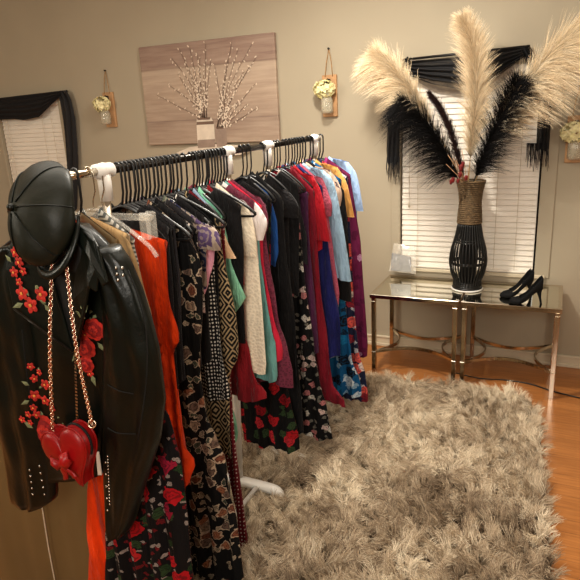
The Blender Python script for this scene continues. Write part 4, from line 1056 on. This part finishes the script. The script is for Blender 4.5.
for ln_ in ([(128, 270), (138, 296), (146, 330), (147, 370), (143, 410), (138, 440)], [(108, 385), (120, 391), (134, 394)], [(108, 428), (118, 433), (136, 434)], [(22, 330), (28, 380), (36, 430)]):
    pts_ = []
    for x, y in bez(ln_, 24):
        p, n_ = hit(x, y); pts_.append(p+n_*.0005)
    se.tube(pts_, .0016, 5)
se.build('seams', M['leather_dark'], jt)
cz = MB()
for k in range(16):
    p, n_ = hit(108+k*.15, 456+k*3.2); cz.ball(p+n_*.001, .003, 6, 4)
cz.build('cuff_zip', M['silver'], jt)
def frame(n_):
    e1 = np.cross(n_, (0, 0, 1)); e1 /= np.linalg.norm(e1); return e1, np.cross(n_, e1)
def flower(m, x, y, r, petals=5, rose=False):
    p, n_ = hit(x, y); e1, e2 = frame(n_); p = p+n_*.003; a0 = random.random()*3
    if rose:
        for L_, (k, rr, h, mi) in enumerate([(7, 1.0, 0.0, 0), (6, .72, .003, 1), (5, .46, .006, 0), (3, .24, .008, 1)]):
            for q in range(k):
                a = a0+L_*.5+2*PI*q/k; c0 = p+(e1*math.cos(a)+e2*math.sin(a))*r*rr*.55+n_*h
                v = [c0+n_*.002]+[c0+(e1*math.cos(b)+e2*math.sin(b))*r*rr*.5 for b in np.arange(9)*2*PI/9]
                m.add(v, [(0, 1+i, 1+(i+1) % 9) for i in range(9)], None, mi)
    else:
        for q in range(petals):
            a = a0+2*PI*q/petals; u = e1*math.cos(a)+e2*math.sin(a); w = -e1*math.sin(a)+e2*math.cos(a)
            c0 = p+u*r*.55; v = [c0+n_*.002]+[c0+u*r*.45*math.cos(b)+w*r*.36*math.sin(b) for b in np.arange(8)*2*PI/8]
            m.add(v, [(0, 1+i, 1+(i+1) % 8) for i in range(8)], None, 0)
        v = [p+n_*.004]+[p+n_*.003+(e1*math.cos(b)+e2*math.sin(b))*r*.22 for b in np.arange(7)*2*PI/7]
        m.add(v, [(0, 1+i, 1+(i+1) % 7) for i in range(7)], None, 3)
def leaf(m, x, y, dx, dy):
    p, n_ = hit(x, y); d = RT*dx-UP*dy; L_ = np.linalg.norm((dx, dy))/265.; d = d/np.linalg.norm(d); w = np.cross(d, n_); w /= np.linalg.norm(w); p = p+n_*.0028
    m.add([p, p+d*L_*.4+w*L_*.25, p+d*L_, p+d*L_*.4-w*L_*.25, p+d*L_*.45+n_*.002], [(0, 1, 4), (1, 2, 4), (2, 3, 4), (3, 0, 4)], None, 2)
EM = [M['emb_red'], M['emb_dark'], M['emb_leaf'], M['emb_yellow']]
def emb(small, roses, leaves):
    m = MB()
    for x, y, dx, dy in leaves: leaf(m, x, y, dx, dy)
    for x, y, r in small: flower(m, x, y, r/340.)
    for x, y, r in roses: flower(m, x, y, r/310., rose=True)
    m.build('rose_embroidery', EM, jt, False)
emb([(23, 293, 7), (42, 294, 7), (32, 305, 7.5), (16, 232, 5), (18, 243, 4), (16, 252, 5), (20, 262, 5), (15, 272, 5), (24, 271, 4), (20, 282, 4)], [], [(36, 290, 3, -6), (30, 296, -4, -6), (40, 300, 8, 3), (45, 304, 5, 6), (24, 303, -7, 3), (22, 252, 5, -4), (12, 262, -4, -5)])
emb([(31, 366, 4), (40, 372, 3.5), (35, 378, 4.5), (46, 384, 5.5), (35, 395, 6), (46, 400, 5.5), (34, 407, 4), (29, 414, 4), (37, 414, 4.5), (23, 419, 4), (31, 422, 3.5), (53, 408, 4)], [(46, 431, 15)], [(38, 370, 5, -6), (30, 385, -6, -3), (40, 388, 6, -6), (30, 400, -6, 3), (50, 395, 5, -5), (58, 418, 8, -8), (62, 424, 9, -3), (34, 428, -8, -6), (44, 418, -3, -7)])
emb([(86, 334, 4.5), (80, 364, 4), (91, 373, 4)], [(86, 347, 9.5), (95, 329, 9), (87, 364, 7)], [(86, 312, -3, -9), (90, 314, 4, -10), (93, 318, 6, -6), (85, 318, -6, -5), (90, 322, 2, -8), (98, 342, 5, 6), (80, 352, -5, 6), (92, 374, 3, 8)])

# ------------------------------------------------------------------ cap
NB = -FW   # toward the camera
cc = at(46.5, 213, -2.985)
t = thing('baker_boy_cap', 'black leather baker boy cap hung on top of the leather jacket', 'cap', cc)
ax = NB*.86-RT*.46+UP*.12; ax /= np.linalg.norm(ax)
e1 = RT-ax*(RT@ax); e1 /= np.linalg.norm(e1); e2 = np.cross(ax, e1)
sc_ = 1/283.
P = []; U = []
for i in range(17):
    f = i/16; row = []; ur = []
    for k in range(48):
        a = 2*PI*k/48
        # rim outline: taller than wide, a little angular
        rx, ry = 26.5*sc_, 35.5*sc_
        seam = 1-.035*abs(math.cos(a*3.0))**6
        rr = math.sin(f*PI*.62)/math.sin(PI*.5) if f*.62 < .5 else 1-.35*((f*.62-.5)/.12)**2*.55
        d = math.cos(min(f*.62, 1)*PI)
        q = cc+e1*rx*rr*math.cos(a)*seam+e2*ry*rr*math.sin(a)*seam+ax*(.05*d+.008*math.sin(a*3+1)*f)
        q = q+(-RT*.036)*(1-f)**1.5+ax*.004*math.sin(a*5+f*7)*f+e1*.003*math.sin(a*4+1)*f
        row.append(q); ur.append((a*.05, f*.2))
    P.append(row); U.append(ur)
m = MB().grid(P, U, True); m.add(P[0], [tuple(range(48))]); o = m.build('crown', M['cap_leather'], t)
sm = MB()
for k in range(6):
    a = 2*PI*k/6+.05; kk = int(a/(2*PI)*48) % 48
    sm.tube([P[i][kk]+ax*.0015 for i in range(1, 15)], .0016, 5)
sm.build('panel_seams', M['leather'], t)
p0 = np.mean([q for q in P[0]], 0); MB().ball(p0+ax*.003, .009, 10, 6).build('button', M['leather'], t)
# brim: crescent at the lower right
P = []
for s in np.linspace(0, 1, 22):
    a = math.radians(-118+s*112); inn = cc+e1*24*sc_*math.cos(a)+e2*36*sc_*math.sin(a)-ax*.018
    b_ = math.sin(PI*s)**.7; out = inn+(e1*math.cos(a)*.8+e2*math.sin(a)*.9)*.038*b_+ax*.012*b_
    P.append([inn, (inn+out)/2+ax*.006*b_, out])
o = MB().grid(P).build('brim', M['leather'], t); so = o.modifiers.new('s', 'SOLIDIFY'); so.thickness = .006; so.offset = 0

# ------------------------------------------------------------------ heart bag
bc = at(75, 454, -3.02)
t = thing('heart_bag', 'red leather heart shaped handbag hanging in front of the jacket', 'handbag', bc)
nf = NB*.86-RT*.40-UP*.30; nf /= np.linalg.norm(nf)
dn = RT*.30-UP*.95; dn = dn-nf*(dn@nf); dn /= np.linalg.norm(dn); sd = np.cross(dn, nf); sd = -sd if sd@RT < 0 else sd
def heart(tt, s=1.0):
    x = 16*math.sin(tt)**3; y = 13*math.cos(tt)-5*math.cos(2*tt)-2*math.cos(3*tt)-math.cos(4*tt); return x/17*s, (y+2.5)/15*s
HW, HH, HT = .080, .083, .060
prof = [(-.5, .0), (-.5, .80), (-.44, .93), (-.30, 1.0), (.30, 1.0), (.44, .93), (.5, .80), (.56, .45), (.58, .0)]
P = []
for dd, s in prof:
    P.append([bc+sd*HW*heart(a, max(s, .001))[0]-dn*HH*heart(a, max(s, .001))[1]+nf*HT*dd for a in np.linspace(0, 2*PI, 60, endpoint=False)])
MB().grid(P, None, True).build('body', M['red_leather'], t)
zr = MB(); zr.tube([bc+sd*HW*1.01*heart(a)[0]-dn*HH*1.01*heart(a)[1]+nf*HT*.0 for a in np.linspace(-.3, 2.0, 40)], .0035, 6); zr.build('zip', M['leather_dark'], t)
pi_ = MB()
for dd in (-.32, .32): pi_.tube([bc+sd*HW*1.005*heart(a)[0]-dn*HH*1.005*heart(a)[1]+nf*HT*dd for a in np.linspace(0, 2*PI, 70, endpoint=False)], .0028, 6, True)
pi_.build('piping', M['red_leather'], t)
bw = MB(); fc = bc+nf*HT*.60
for s_, ang_ in ((1, .5), (-1, .45)):
    P = []
    for q in np.linspace(0, 1, 12):
        c0 = fc+(sd*s_*math.cos(ang_)-dn*math.sin(ang_)*.7*(1 if s_ > 0 else 1))*.038*q+nf*(.012*math.sin(PI*q)+.004); w_ = .005+.014*math.sin(PI*min(1, q*1.05)*.75)
        P.append([c0+dn*w_, c0+nf*.008, c0-dn*w_])
    bw.grid(P)
    P = []
    for q in np.linspace(0, 1, 8):
        c0 = fc+(sd*s_*.35+dn*.9)*.05*q+nf*(.006+.003*math.sin(q*6)); P.append([c0-sd*.008, c0+nf*.002, c0+sd*.008])
    bw.grid(P)
bw.ball(fc+nf*.008, .011, 10, 6)
o = bw.build('bow', M['red_leather'], t); so = o.modifiers.new('s', 'SOLIDIFY'); so.thickness = .003
def chain(a, b_, mid, n):
    cur = bez([a, mid, b_], 80); L_ = np.concatenate([[0], np.cumsum(np.linalg.norm(np.diff(cur, axis=0), axis=1))])
    m = MB(); ss = np.linspace(0, L_[-1], n)
    for i, s in enumerate(ss):
        c0 = np.array([np.interp(s, L_, cur[:, k]) for k in range(3)]); c1 = np.array([np.interp(min(s+.004, L_[-1]), L_, cur[:, k]) for k in range(3)]); c2 = np.array([np.interp(max(s-.004, 0), L_, cur[:, k]) for k in range(3)])
        T_ = (c1-c2)/(np.linalg.norm(c1-c2)+1e-9); s1 = np.cross(T_, NB); s1 /= np.linalg.norm(s1); s2 = np.cross(T_, s1)
        S_ = (s1*.8+s2*.6) if i % 2 else (s2*-.6+s1*.8)
        hl = L_[-1]/n*.72
        m.tube([c0+T_*hl*math.cos(k)+S_*.0042*math.sin(k) for k in np.arange(10)*2*PI/10], .0014, 5, True)
    return m, cur
CY = JY-.115
hk = at(62, 258, CY+.01)
for a, mid, b_ in (((52, 262), (50, 350), (53, 437)), ((66, 262), (76, 345), (92, 424))):
    A_, Mi, B_ = at(*a, CY+.02), at(*mid, CY-.01), at(*b_, -3.03)
    A0 = at(a[0]+3, 236, CY+.05)
    m, cur = chain(A_, B_, Mi, 58); co = m.build('chain_strap', M['gold'], t)
    MB().tube(cur, .0014, 6).build('strap_ribbon', M['red_leather'], co)
    rg = MB().tube([B_+RT*.009*math.cos(k)+UP*.009*math.sin(k) for k in np.arange(14)*2*PI/14], .0022, 6, True); rg.build('ring', M['gold'], co)
MB().tube(bez([at(52, 264, CY+.02), at(54, 240, CY+.06), at(60, 226, CY+.10), at(65, 240, CY+.06), at(66, 264, CY+.02)], 16), .003, 6).build('strap_loop', M['gold'], t)
tg_ = quad_slab([(96, 451), (99, 452), (102, 475), (98, 475)], -3.0, -3.0, .002, 'paper_tag', M['white_paint'], t)

# ------------------------------------------------------------------ light
def area(name, loc, target, size, power, col, spread=None):
    l = bpy.data.lights.new(name, 'AREA'); l.shape = 'DISK'; l.size = size; l.energy = power; l.color = col
    o = bpy.data.objects.new(name, l); C.objects.link(o); o.location = loc
    o.rotation_euler = (Vector(target)-Vector(loc)).to_track_quat('-Z', 'Y').to_euler(); return o
WARM = (1.0, .94, .83)
area('overhead_light', (-1.05, -1.3, 2.70), (-1.0, -1.15, 0), .12, 44, WARM)  # key: the ceiling lamp, set by the cast shadows
area('overhead_light', (-1.2, -2.3, 2.74), (-1.2, -2.2, 0), 2.4, 44, (1, .94, .83))  # broad fill added under the ceiling for even walls, no fixture there
area('room_fill', (-3.6, -4.6, 2.4), (-3.4, 0, 1.2), 1.0, 52, (1, .93, .77))  # fill added behind left to lift the left wall
area('room_fill', (.1, -5.2, 2.3), (-.7, -1.0, .8), 1.0, 40, (1, .94, .84))  # camera-side fill added to brighten the garment fronts
area('room_fill', (1.7, -2.6, 2.0), (-1.0, -1.8, .7), .9, 13, (1, .93, .80))  # side fill added for the garment edges and the rack foot
w = bpy.data.worlds.new('world'); bpy.context.scene.world = w; w.use_nodes = True
w.node_tree.nodes['Background'].inputs[0].default_value = (1, .9, .78, 1); w.node_tree.nodes['Background'].inputs[1].default_value = .08
vs_ = bpy.context.scene.view_settings
vs_.view_transform = 'Standard'; vs_.look = 'None'; vs_.exposure = 0.12; vs_.gamma = 0.94
